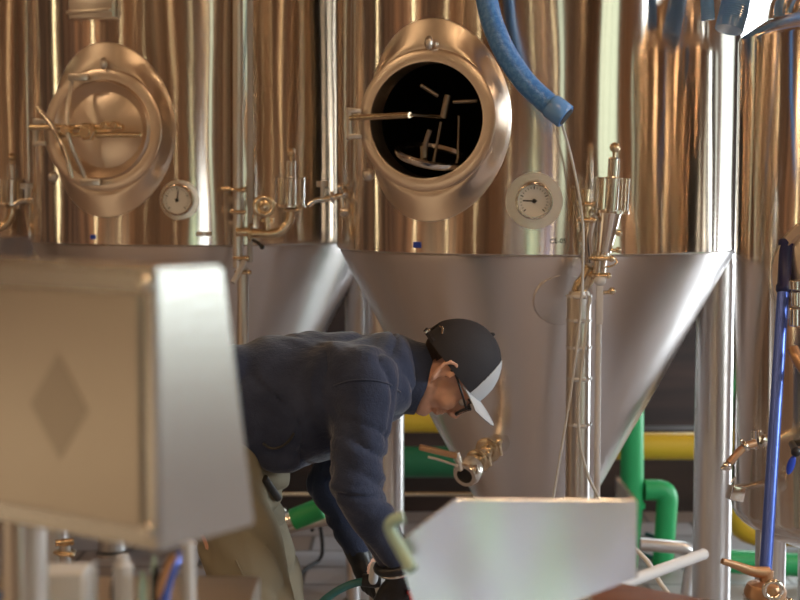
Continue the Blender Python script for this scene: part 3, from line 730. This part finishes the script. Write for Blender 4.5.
# machine frame and the parts below the box
obj('post', cyl(B(), at(188, 542, 1.90), V((at(188, 0, 1.9).x, 1.9, .02)), .0088, 20), M['whitepipe'], t)
obj('post', cyl(B(), bp(.30, .07, ZB2+.002), bp(.30, .07, .05), .028, 20), M['satin'], t)
obj('machine_bed', box(B(), (-.62, 2.1, BED-.025), (.80, .46, .05), None, .006), M['satin'], t)
for (x, y) in ((-.98, 1.92), (-.26, 1.92), (-.98, 2.28), (-.26, 2.28)):
    obj('leg', cyl(B(), (x, y, .02), (x, y, BED-.05), .022, 16), M['leg'], t)
Ym = 2.02
bm = B(); box(bm, V(((at(49, 0, Ym).x), Ym, (zrow(568, Ym)+BED)/2)), (.078, .07, zrow(568, Ym)-BED), None, .006); obj('white_housing', bm, M['white'], t)
for i, (x, y0, w, m) in enumerate(((12, 566, 9, 'black'), (84, 560, 6, 'satin'), (106, 562, 14, 'white'), (118, 556, 20, 'whitepipe'), (134, 572, 9, 'palegreen'), (100, 578, 8, 'black'), (152, 566, 10, 'black'), (146, 556, 7, 'palegreen'))):
    xx = at(x, 0, Ym).x; r = w/2/F*Ym; Yq = Ym-.02+.03*(i % 3); bm = B()
    lathe(bm, [(0, 0), (r, 0), (r, zrow(y0, Yq)-BED-.012), (r*.6, zrow(y0, Yq)-BED-.008), (r*.6, zrow(y0, Yq)-BED), (0, zrow(y0, Yq)-BED)], V((xx, Yq, BED)), (0, 0, 1), 20)
    obj('air_cylinder', bm, M[m], t)
bm = B(); tube(bm, [at(163, 604, 2.0), at(167, 585, 2.0), at(173, 566, 2.0), at(180, 556, 2.02), at(186, 560, 2.05)], .008); obj('feed_tube', bm, M['bluepole'], t)
bm = B(); tube(bm, [at(158, 600, 2.0), at(163, 578, 1.99), at(171, 560, 1.98), at(176, 556, 1.98)], .0055); obj('orange_tube', bm, M['copper'], t)
bm = B(); tube(bm, [at(-6, 598, 1.98), at(10, 590, 1.98), at(22, 588, 1.98)], .005); obj('air_line', bm, M['bluehose'], t)

# ------------------------------------------------------------------ sheet-metal chute in the foreground (right)
cy = 2.2
t = thing('metal_chute', 'pale sheet-metal chute with a slanted left edge in the near foreground', 'chute', (at(520, 0, cy).x, 2.3, 0))
pn = V((-.05, -1, .10)).normalized(); p0 = at(520, 540, 2.2)      # plane of the front sheet: it leans out at the top
def onp(px, py):
    d_ = at(px, py, 1)-V((0, 0, H)); return V((0, 0, H))+d_*((p0-V((0, 0, H))).dot(pn)/d_.dot(pn))
pts = [onp(x, y) for x, y in ((455, 500), (636, 501), (636, 578), (520, 622), (428, 650), (396, 545))]
obj('front_panel', prism(B(), pts, .004), M['chute'], t, False)
bk = V((.02, .20, .0))
for a_, b_, nm_ in ((0, 1, 'top_flange'), (1, 2, 'side_flange'), (5, 0, 'slanted_flange')):
    q0_, q1_ = pts[a_]+V((0, .006, -.002)), pts[b_]+V((0, .006, -.002)); w_ = {0: V((0, .16, -.14)), 1: V((.0, .2, 0)), 5: V((.03, .04, -.05))}[a_]
    obj(nm_, prism(B(), [q0_, q1_, q1_+w_, q0_+w_], .003), M['chute'], t, False)
bm = B(); tube(bm, [at(412, 570, 2.12), at(402, 552, 2.14), at(391, 531, 2.15), at(392, 522, 2.15), at(404, 517, 2.15)], .0095); obj('hook', bm, M['palegreen'], t)
for (x, y) in ((.10, 2.2), (.28, 2.2), (.10, 2.34), (.28, 2.34)):
    obj('leg', cyl(B(), (x, y, .0), (x, y, 1.03), .012, 14), M['leg'], t)
obj('under_tray', box(B(), (.19, 2.27, 1.035), (.22, .17, .012)), M['satin'], t)
zt_ = zrow(584, 2.75); c1 = at(628, 582, 2.75); bx_, by_ = V((.778, -.628, 0)), V((.628, .778, 0))
t = thing('wooden_bench', 'red-brown wooden bench top at the bottom edge right of the chute', 'bench', (c1.x+.2, c1.y-.3, 0))
bc = c1+bx_*.24-by_*.17
obj('bench_top', box(B(), (bc.x, bc.y, zt_-.03), (.60, .34, .06), (bx_, by_, V((0, 0, 1))), .004), M['wood'], t)
for i in (-.24, .24):
    for j in (-.12, .12):
        q = bc+bx_*i+by_*j; obj('leg', box(B(), (q.x, q.y, (zt_-.06)/2), (.05, .05, zt_-.06)), M['wood'], t)
# pale pole lying across
a_, b_ = at(704, 554, 3.3), at(540, 614, 2.75)
dd_ = (b_-a_).normalized(); e_ = a_+dd_*1.2
o = obj('pale_pole', cyl(B(), a_, b_, .0125, 20), M['whitepipe'], None, origin=a_)
tag(o, 'pale grey pole slanting up behind the chute towards the tank leg', 'pole')
o = obj('thin_rod', tube(B(), [at(560, 500, 3.6), at(636, 550, 3.5), at(661, 584, 3.45), at(700, 640, 3.4), V((.80, 3.3, .4)), V((.82, 3.2, .01))], .006), M['whitepipe'], None, origin=at(661, 584, 3.45))
tag(o, 'thin white hose end crossing the pale pole beside the chute', 'hose')

# ------------------------------------------------------------------ the worker
def capsule(bm, a, b, ra, rb, seg=20):
    a, b = V(a), V(b); ball(bm, a, ra, seg); ball(bm, b, rb, seg)
    if (b-a).length > 1e-5: lathe(bm, [(0, 0), (ra, 0), (rb, (b-a).length), (0, (b-a).length)], a, b-a, seg)
def chain(bm, pts):
    for (a, ra), (b, rb) in zip(pts, pts[1:]): capsule(bm, a, b, ra, rb)
def fuse(bm, voxel, smooth=4, fac=.5):
    """merge overlapping volumes into one continuous surface"""
    me = bpy.data.meshes.new('tmp'); bm.to_mesh(me); bm.free()
    o = bpy.data.objects.new('tmp', me); C.objects.link(o)
    r = o.modifiers.new('r', 'REMESH'); r.mode = 'VOXEL'; r.voxel_size = voxel
    s = o.modifiers.new('s', 'SMOOTH'); s.iterations = smooth; s.factor = fac
    bpy.context.view_layer.update(); dg = bpy.context.evaluated_depsgraph_get()
    m2 = bpy.data.meshes.new_from_object(o.evaluated_get(dg)); bpy.data.objects.remove(o)
    out = B(); out.from_mesh(m2); bpy.data.meshes.remove(m2); return out
def wrinkle(bm, fn):
    bm.normal_update()
    mv = [(v, v.normal*fn(v.co)) for v in bm.verts]
    for v, d in mv: v.co += d

PY = 3.85
feet = V((at(222, 0, PY).x, PY, 0))
man = thing('person', 'person in navy fleece, khaki trousers and charcoal cap bending down beside the tanks', 'person', feet)
# head frame
H0 = at(447, 371, PY); a70 = math.radians(69)
fw, lf, hu = V((math.cos(a70), 0, -math.sin(a70))), V((0, 1, 0)), V((math.sin(a70), 0, math.cos(a70)))
# a little yaw of the head about its own up axis is left out: the photo shows a pure profile
def hp(x, y, z): return H0+fw*x+lf*y+hu*z
HA = (fw, lf, hu)
shN, shF = at(368, 378, 3.69), at(370, 376, 4.02)
elN, wrN = at(355, 482, 3.62), at(396, 566, 3.70)
elF, wrF = at(326, 482, 4.02), at(360, 556, 3.96)
hip = at(214, 450, PY)
bm = B()
ball(bm, hp(-.012, 0, .045), (.096, .074, .083), 28, HA)
ball(bm, hp(.040, 0, -.012), (.048, .060, .078), 24, HA)
ball(bm, hp(.072, 0, .030), (.026, .054, .024), 20, HA)          # brow
for s in (-1, 1):
    capsule(bm, hp(.005, s*.052, -.055), hp(.064, s*.012, -.096), .021, .020)     # jaw
    ball(bm, hp(.066, s*.036, -.026), (.026, .026, .026), 16, HA)                 # cheek
    ball(bm, hp(.104, s*.011, -.029), (.010, .008, .007), 12, HA)                 # nostril
    # ear: helix, lobe and bowl
    ex = [(.004, .010), (.000, .030), (-.014, .036), (-.026, .026), (-.027, .006), (-.018, -.012), (-.008, -.026)]
    for (p0, p1) in zip(ex, ex[1:]): capsule(bm, hp(p0[0]*1.15, s*(.088-p0[0]*.3), p0[1]*1.1-.010), hp(p1[0]*1.15, s*(.088-p1[0]*.3), p1[1]*1.1-.010), .0056, .0056, 12)
    ball(bm, hp(-.012, s*.077, -.004), (.016, .008, .028), 14, HA)
    ball(bm, hp(-.006, s*.080, -.038), (.008, .006, .009), 12, HA)
capsule(bm, hp(.090, 0, .022), hp(.115, 0, -.020), .008, .0115)  # nose
capsule(bm, hp(.082, 0, .015), hp(.104, 0, -.026), .012, .013)
ball(bm, hp(.090, 0, -.050), (.012, .023, .0075), 14, HA); ball(bm, hp(.088, 0, -.064), (.012, .020, .0075), 14, HA)
ball(bm, hp(.072, 0, -.092), (.018, .022, .018), 16, HA)
c7 = at(402, 362, PY); thx = at(385, 385, PY)
chain(bm, [(hp(-.016, 0, -.02), .056), (hp(-.026, 0, -.09), .056), (c7-V((.02, 0, .035)), .070), (thx-V((.05, 0, .0)), .10)])
chain(bm, [(thx-V((.08, 0, 0)), .12), (at(310, 395, PY), .145), (at(262, 415, PY), .13), (hip, .125)])
for (sh, el, wr, s) in ((shN, elN, wrN, -1), (shF, elF, wrF, 1)):
    chain(bm, [(at(360, 380, PY), .10), (sh, .060), (el, .045), (wr, .030)])
    dv = (wr-el).normalized(); chain(bm, [(wr, .028), (wr+dv*.05, .034)])
knN, anN = at(268, 640, 3.74), V((at(228, 0, 3.73).x, 3.73, .10))
knF, anF = at(282, 632, 3.98), V((at(250, 0, 4.0).x, 4.0, .10))
for (kn, an, y) in ((knN, anN, -.1), (knF, anF, .1)): chain(bm, [(hip+V((.0, y, -.02)), .10), (kn, .06), (an, .042)]); capsule(bm, an+V((-.03, 0, -.05)), an+V((.13, 0, -.065)), .035, .028)
body = obj('body', fuse(bm, .0052, 3), M['skin'], man)
for s in (-1, 1): obj('eye', ball(B(), hp(.0835, s*.031, .010), .0115, 14), M['eye'], man)
# eyebrow and short beard shadow are hair parts
for s in (-1, 1): obj('eyebrow', tube(B(), [hp(.096, s*.014, .026), hp(.095, s*.034, .032), hp(.082, s*.050, .026)], .0032, 8), M['hair'], man)
# hair: close-cropped shell around the back of the skull
bm = B(); g2 = []
def skull(u, v, k):   # u around, v polar
    x, y, z = math.sin(v)*math.cos(u), math.sin(v)*math.sin(u), math.cos(v)
    return hp(-.012+x*(.098+k), y*(.076+k), .045+z*(.088+k))
NU, NV = 72, 36; gr = [[bm.verts.new(skull(2*PI*i/NU, (.05+(PI*.78)*j/NV), .009+.0015*random.random())) for i in range(NU)] for j in range(NV+1)]
for j in range(NV):
    for i in range(NU):
        u = 2*PI*(i+.5)/NU; v = .05+(PI*.78)*(j+.5)/NV; x = math.sin(v)*math.cos(u); z = math.cos(v)
        face = z > .15 or x > .12
        if face: continue
        if x > -.30 and z < -.12 and not (x > -.02 and z > -.55 and x < .12): continue
        bm.faces.new((gr[j][i], gr[j][(i+1) % NU], gr[j+1][(i+1) % NU], gr[j+1][i]))
for v in [v for v in bm.verts if not v.link_faces]: bm.verts.remove(v)
bmesh.ops.solidify(bm, geom=bm.faces[:], thickness=.004)
obj('hair', bm, M['hair'], man)

# cap: tilted dome, pale front panel, brim, rear strap
tl = math.radians(17)
cf, cu_ = fw*math.cos(tl)+hu*math.sin(tl), hu*math.cos(tl)-fw*math.sin(tl)
CC = hp(-.008, 0, .014)
def cp(x, y, z): return CC+cf*x+lf*y+cu_*z
def capgrid(sel, k, th=.004):
    bm = B(); NU, NV = 240, 80; rx, ry, rz = .116+k, .095+k, .134+k; g = []
    def pt(u, v):
        x, y, z = math.cos(v)*math.cos(u), math.cos(v)*math.sin(u), math.sin(v)
        s = 1+.06*max(0, x)*(z**1.0)            # fuller front
        return cp(x*rx*s, y*ry, z*rz*(1+.03*max(0, x)))
    for j in range(NV+1): g.append([bm.verts.new(pt(2*PI*i/NU, (PI/2-.03)*j/NV)) for i in range(NU)])
    top = bm.verts.new(pt(0, PI/2))
    for j in range(NV):
        for i in range(NU):
            u = 2*PI*(i+.5)/NU; v = (PI/2-.03)*(j+.5)/NV
            if sel(u, v): bm.faces.new((g[j][i], g[j][(i+1) % NU], g[j+1][(i+1) % NU], g[j+1][i]))
    for i in range(NU):
        if sel(2*PI*(i+.5)/NU, PI/2): bm.faces.new((g[-1][i], g[-1][(i+1) % NU], top))
    for v in [v for v in bm.verts if not v.link_faces]: bm.verts.remove(v)
    bmesh.ops.recalc_face_normals(bm, faces=bm.faces[:])
    bmesh.ops.solidify(bm, geom=bm.faces[:], thickness=th); return bm
def front(u, v):
    x = math.cos(v)*math.cos(u); return x > .66-.12*math.sin(v)
def opening(u, v):     # half-moon above the strap at the back
    y, z = math.cos(v)*math.sin(u), math.sin(v)*1.3; return math.cos(u) < 0 and .12 < z and (y*1.1)**2+(z-.12)**2 < .40**2
cap = obj('cap', capgrid(lambda u, v: not front(u, v) and not opening(u, v), 0), M['capdark'], man)
obj('front_panel', capgrid(front, .0015), M['capwhite'], cap)
bm = B(); rows = []
for j in range(9):
    s = j/8; row = []
    for i in range(25):
        q = (i/24-.5)*2; ang = q*1.12
        bx, by = .110*math.cos(ang), .090*math.sin(ang)
        ex = .190*math.cos(ang*.80)*1.0; ey = .088*math.sin(ang*.98)
        x = bx+(ex-bx)*s; y = by+(ey-by)*s
        row.append(bm.verts.new(cp(x, y, .004-.9*y*y*(1+s)-.010*s*s)))
    rows.append(row)
for a, b2 in zip(rows, rows[1:]):
    for i in range(24): bm.faces.new((a[i], a[i+1], b2[i+1], b2[i]))
bmesh.ops.recalc_face_normals(bm, faces=bm.faces[:]); bmesh.ops.solidify(bm, geom=bm.faces[:], thickness=.0035)
obj('brim', bm, M['capwhite'], cap)
bm = B(); tube(bm, [cp(-.112*math.cos(q), .091*math.sin(q), .008) for q in [(-.75+1.5*i/12) for i in range(13)]], .0065, 8); obj('strap', bm, M['capdark'], cap)
bm = B(); box(bm, cp(-.112, -.028, .010), (.006, .022, .018), (cf, lf, cu_), .002); tube(bm, [cp(-.085, -.062, .035), cp(-.095, -.050, .045), cp(-.103, -.035, .042)], .003); obj('buckle', bm, M['chrome'], cap)
bm = B(); tube(bm, [cp(.112*math.cos(q)*1.005, .090*math.sin(q)*1.01, .003) for q in [2*PI*i/48 for i in range(49)]], .0028, 8, smooth=False); obj('sweatband', bm, M['black'], cap)
bm = B(); ball(bm, cp(.0, 0, .134), (.008, .008, .005), 12); obj('top_button', bm, M['capdark'], cap)
# glasses
bm = B()
for s in (-1, 1):
    cx, w, h = s*.034, .026, .019
    r = [hp(.110-.010*abs(math.cos(q))*(1 if math.cos(q)*s > 0 else 0), cx+w*max(-1, min(1, 1.25*math.cos(q))), .002+h*max(-1, min(1, 1.25*math.sin(q)))) for q in [2*PI*i/32 for i in range(33)]]
    tube(bm, r, .0034, 8, smooth=False, cap=False)
    tube(bm, [hp(.102, s*.060, .012), hp(.06, s*.080, .016), hp(.010, s*.086, .018), hp(-.010, s*.086, .012)], .0030, 8)
tube(bm, [hp(.110, -.010, .006), hp(.113, 0, .009), hp(.110, .010, .006)], .0026, 8)
gls = obj('glasses', bm, M['black'], man)
for s in (-1, 1): obj('lens', box(B(), hp(.107, s*.034, .002), (.0015, .050, .036), HA), M['glass'], gls, False)

# fleece
bm = B()
ball(bm, at(300, 398, PY), (.235, .185, .176), 32, (V((.98, 0, .03)).normalized(), V((0, 1, 0)), V((-.03, 0, .98)).normalized()))
ball(bm, at(345, 385, PY), (.16, .195, .142), 32)
ball(bm, at(385, 378, PY), (.09, .165, .118), 28)
ball(bm, at(258, 410, PY), (.15, .165, .165), 28)
chain(bm, [(at(245, 400, PY-.03), .145), (at(230, 425, PY-.02), .13)])
chain(bm, [(at(245, 400, PY+.05), .145), (at(230, 425, PY+.05), .13)])
for s, sh, el, wr, k in ((-1, shN, elN, wrN, 1.0), (1, shF, elF, wrF, .88)):
    chain(bm, [(at(350, 375, PY), .12), (at(338, 386, PY+s*.10), .118), (sh+V((-.03, -s*.015, -.01)), .092*k)])
    mid = sh.lerp(el, .5); m2 = el.lerp(wr, .5)
    chain(bm, [(sh, .088*k), (mid+V((0, 0, 0)), .080*k), (el, .070*k), (m2, .058*k), (wr-(wr-el).normalized()*.01, .047*k)])
ball(bm, at(392, 372, PY), (.075, .115, .108), 24)
ball(bm, at(280, 455, 3.76), (.07, .05, .05), 20)
bm = fuse(bm, .0085, 34, .6)
def fold(p):
    # drape creases: soft ridges running across the sleeves and down the torso
    n1 = noise.noise(V((p.x*7, p.y*5, p.z*5)))
    warp = V((noise.noise(p*6+V((9, 0, 0))), noise.noise(p*6+V((0, 9, 0))), noise.noise(p*6+V((0, 0, 9)))))*.06
    q = p+warp
    ax1 = q.dot(V((.35, .25, .9))); r1 = min(1, abs(noise.noise(V((q.x*4, q.y*4, ax1*17))))*2.6)
    ax2 = q.dot(V((.9, .1, .35))); r2 = min(1, abs(noise.noise(V((ax2*12, q.y*4, q.z*3.0))))*2.6)
    px = 400+F*p.x/p.y
    arm = max(0, min(1, (zrow(400, p.y)-p.z)/.12))*max(0, min(1, (px-300)/30))
    s1 = noise.noise(V((q.x*4, q.y*4, ax1*15+3))); s2 = noise.noise(V((ax2*15, q.y*5, q.z*3.5+7)))
    s3 = noise.noise(V((q.x*9, q.y*9, ax1*36)))
    v1 = (1-min(1, abs(noise.noise(V((q.x*3.5, q.y*3.5, ax1*13))))*4.5))**1.5
    v2 = (1-min(1, abs(noise.noise(V((ax2*10, q.y*3.5, q.z*2.6))))*4.5))**1.5
    return .005*n1+(.15+.85*arm)*(.008*s1+.004*s3-.011*v1)+(1-arm*.75)*(.007*s2-.010*v2)
wrinkle(bm, fold)
fl = obj('fleece_jacket', bm, M['fleece'], man)
# mock-neck collar
bm = B(); cA, cB = at(398, 369, PY), at(423, 374, PY); cd = (cB-cA).normalized()
cd = (cd+V((0, 0, -.10))).normalized(); x, y, _ = frame(cd); rows = []
xx = V((0, 1, 0)); zz = cd.cross(xx).normalized()
for (s, r, rz) in ((-.02, .100, .110), (.02, .098, .108), (.045, .095, .106), (.068, .090, .103), (.074, .086, .099), (.068, .082, .095), (.03, .080, .09), (-.02, .08, .09)):
    rows.append([bm.verts.new(cA+cd*s+xx*r*.86*math.cos(2*PI*k/48)+zz*rz*.90*math.sin(2*PI*k/48)-V((0, 0, .012))) for k in range(48)])
for a, b2 in zip(rows, rows[1:]):
    for k in range(48): bm.faces.new((a[k], a[(k+1) % 48], b2[(k+1) % 48], b2[k]))
wrinkle(bm, lambda p: .006*noise.noise(p*14))
obj('collar', bm, M['fleece'], fl)
def on_surface(src, p, d):
    pass
# pocket welt and armhole seam follow the cloth
from mathutils.bvhtree import BVHTree
me = fl.data; off = root_loc(fl.parent)
bvh = BVHTree.FromPolygons([tuple(v.co+off) for v in me.vertices], [tuple(p.vertices) for p in me.polygons])
cam0 = V((0, 0, H))
def proj(px, py, lift=.0015):
    d = (at(px, py, 1)-cam0).normalized(); h = bvh.ray_cast(cam0, d)
    return (h[0]+h[1]*lift if h[1].dot(d) < 0 else h[0]-h[1]*lift) if h[0] else at(px, py, 3.7)
obj('pocket_welt', tube(B(), [proj(x, y) for x, y in ((263, 443), (271, 448), (280, 447), (289, 441), (294, 433))], .0035, 8), M['black'], fl)
obj('sleeve_seam', tube(B(), [proj(x, y) for x, y in ((334, 386), (350, 381), (370, 380), (388, 384), (400, 392))], .0022, 8), M['fleece'], fl)

# trousers
bm = B()
ball(bm, hip+V((0, 0, -.01)), (.155, .185, .155), 28)
for (kn, an, y) in ((knN, anN, -.085), (knF, anF, .085)):
    h2 = hip+V((.015, y, -.03)); mid = h2.lerp(kn, .5); m2 = kn.lerp(an, .5)
    chain(bm, [(h2, .118), (mid, .108), (kn, .092), (m2, .082), (an+V((0, 0, .02)), .078)])
chain(bm, [(hip+V((.02, 0, 0)), .15), (at(246, 478, PY), .115)])
bm = fuse(bm, .010, 5)
def fold2(p):
    q = p+V((noise.noise(p*5), noise.noise(p*5+V((7, 0, 0))), 0))*.05
    r1 = min(1, abs(noise.noise(V((q.x*5, q.y*5, (q.z+q.x*.8)*11))))*2.6)
    s1 = noise.noise(V((q.x*5, q.y*5, (q.z+q.x*.8)*14)))
    v1 = (1-min(1, abs(noise.noise(V((q.x*4, q.y*4, (q.z+q.x*.9)*9))))*4.5))**1.5
    return .007*noise.noise(p*6)+.009*s1-.014*v1
wrinkle(bm, fold2)
tr = obj('trousers', bm, M['khaki'], man)
me = tr.data
bvh = BVHTree.FromPolygons([tuple(v.co+off) for v in me.vertices], [tuple(p.vertices) for p in me.polygons])
bm = B(); tube(bm, [proj(263, 478, .004), proj(270, 487, .004), proj(277, 498, .004)], .010, 10); obj('belt_clip', bm, M['black'], tr)
obj('side_seam', tube(B(), [proj(x, y) for x, y in ((236, 560), (243, 575), (250, 592), (255, 610))], .0022, 8), M['khaki'], tr)
for an in (anN, anF):
    bm = B(); chain(bm, [(an+V((0, 0, .05)), .055), (an+V((0, 0, -.03)), .052), (an+V((.06, 0, -.05)), .046), (an+V((.16, 0, -.062)), .040)]); chain(bm, [(an+V((-.04, 0, -.055)), .042), (an+V((.17, 0, -.060)), .042)])
    bm = fuse(bm, .010, 3)
    for v in bm.verts: v.co.z = max(v.co.z, .004)
    obj('boot', bm, M['boot'], man)

# gloved hands: palm, four unequal bent fingers and a side thumb
def hand(wr, d, across, palm_n, scale, curl, name='glove'):
    """d: along the hand, across: towards the little finger, palm_n: out of the palm"""
    d, across, palm_n = V(d).normalized(), V(across).normalized(), V(palm_n).normalized()
    P = lambda a, b, c: wr+(d*a+across*b+palm_n*c)*scale
    bm = B()
    chain(bm, [(P(-.085, 0, 0), .041*scale), (P(-.045, 0, 0), .038*scale), (P(.0, 0, 0), .032*scale), (P(.03, 0, 0), .033*scale)])
    for b in (-.028, -.010, .010, .028): capsule(bm, P(.012, b*.6, 0), P(.082, b, -.002), .0185*scale, .0150*scale)
    for i, (b, L, r) in enumerate(((-.033, .92, .0108), (-.011, 1.0, .0112), (.011, .95, .0108), (.032, .76, .0098))):
        a = 0; p = P(.086, b, -.002); r *= scale
        for seg_l, bend in ((.046, curl[0]), (.029, curl[1]), (.024, curl[2])):
            a += math.radians(bend); q = p+(d*math.cos(a)+palm_n*math.sin(a))*seg_l*L*scale
            capsule(bm, p, q, r, r*.92, 14); p = q; r *= .95
    t0, t1, t2, t3 = P(.018, -.026, .008), P(.048, -.052, .022), P(.078, -.052, .044), P(.096, -.040, .058)
    chain(bm, [(t0, .019*scale), (t1, .0145*scale), (t2, .0125*scale), (t3, .0105*scale)])
    bm = fuse(bm, .0042, 2)
    wrinkle(bm, lambda p: .0018*noise.noise(p*45))
    return obj(name, bm, M['glove'], man)
dN = (at(402, 600, 3.71)-wrN).normalized()
hand(wrN+dN*.03, dN, V((.75, .35, .2)), V((-.45, .85, -.05)), 1.0, (62, 62, 40))
bm = B(); x, y, _ = frame(dN); c_ = wrN+dN*.012
tube(bm, [c_+(x*math.cos(k*PI/12)+y*math.sin(k*PI/12))*.043 for k in range(25)], .006, 10, smooth=False, cap=False); obj('bracelet', bm, M['chrome'], man)
bm = B(); tube(bm, [c_-dN*.014+(x*math.cos(k*PI/12)+y*math.sin(k*PI/12))*.046 for k in range(25)], .012, 12, smooth=False, cap=False); obj('glove_cuff', bm, M['glove'], man)
dF = (at(372, 590, 3.93)-wrF).normalized()
hand(wrF+dF*.02, dF, V((-.5, .6, .2)), V((.75, .25, -.3)), .98, (50, 55, 35))
# spray gun and its teal hose
s0, s1 = at(371, 581, 3.80), at(404, 590, 3.80)
t = thing('spray_gun', 'white and red spray gun gripped in black gloves at the bottom edge', 'spray gun', s0)
bm = B(); chain(bm, [(s0, .013), (s0.lerp(s1, .5), .016), (s1, .014)]); chain(bm, [(s1, .014), (at(411, 612, 3.78), .015)]); chain(bm, [(at(380, 590, 3.80), .013), (at(386, 608, 3.80), .013)])
chain(bm, [(at(373, 580, 3.79), .013), (at(375, 566, 3.78), .012)])
obj('gun_body', fuse(bm, .004, 2), M['white'], t)
bm = B(); chain(bm, [(at(404, 594, 3.76), .008), (at(411, 592, 3.66), .007), (at(413, 603, 3.65), .007), (at(412, 618, 3.68), .006)]); obj('trigger', bm, M['red'], t)
bm = B(); cyl(bm, at(362, 580, 3.80), at(381, 582, 3.80), .017, 18); obj('coupling', bm, M['black'], t)
o = obj('spray_hose', tube(B(), [at(368, 581, 3.80), at(352, 584, 3.80), at(334, 593, 3.80), at(318, 608, 3.80), at(306, 640, 3.80), at(300, 700, 3.80), V((-.25, 3.78, .25)), V((-.2, 3.6, .03)), V((.1, 3.3, .02))], .0105, 16), M['teal'], None, origin=at(334, 593, 3.80))
tag(o, 'teal hose curving from the spray gun down towards the floor', 'hose')

# ------------------------------------------------------------------ daylight through the big doorway, an added side fill, camera
def area(name, loc, rot, sx, sy, e, col):
    li = bpy.data.lights.new(name, 'AREA'); li.shape = 'RECTANGLE'; li.size = sx; li.size_y = sy; li.energy = e; li.color = col
    o = bpy.data.objects.new(name, li); C.objects.link(o); o.location = loc; o.rotation_euler = rot; return o
area('daylight_doorway', (XR-.15, 8.0, .75), (0, math.radians(90), 0), 1.2, 2.0, 90, (.85, .94, 1))
area('daylight_side_window', (XR-.15, 2.7, 2.25), (0, math.radians(72), 0), 2.0, 1.5, 125, (.82, .92, 1))  # added cool fill that brightens the floor, cones and worker
w = bpy.data.worlds.new('World'); bpy.context.scene.world = w; w.use_nodes = True
w.node_tree.nodes['Background'].inputs[0].default_value = (.5, .55, .6, 1); w.node_tree.nodes['Background'].inputs[1].default_value = .3
cd_ = bpy.data.cameras.new('Camera'); cam = bpy.data.objects.new('Camera', cd_); C.objects.link(cam)
cam.location = (0, 0, H); cam.rotation_euler = (math.radians(90)-PITCH, 0, 0)
cd_.sensor_width = 36; cd_.lens = 36*F/800
cd_.dof.use_dof = True; cd_.dof.focus_distance = 3.95; cd_.dof.aperture_fstop = 3.2
cd_.clip_start = .05
sc = bpy.context.scene; sc.camera = cam
sc.view_settings.view_transform = 'Standard'; sc.view_settings.look = 'None'; sc.view_settings.gamma = 1; sc.view_settings.exposure = .62
sc.view_settings.use_curve_mapping = False
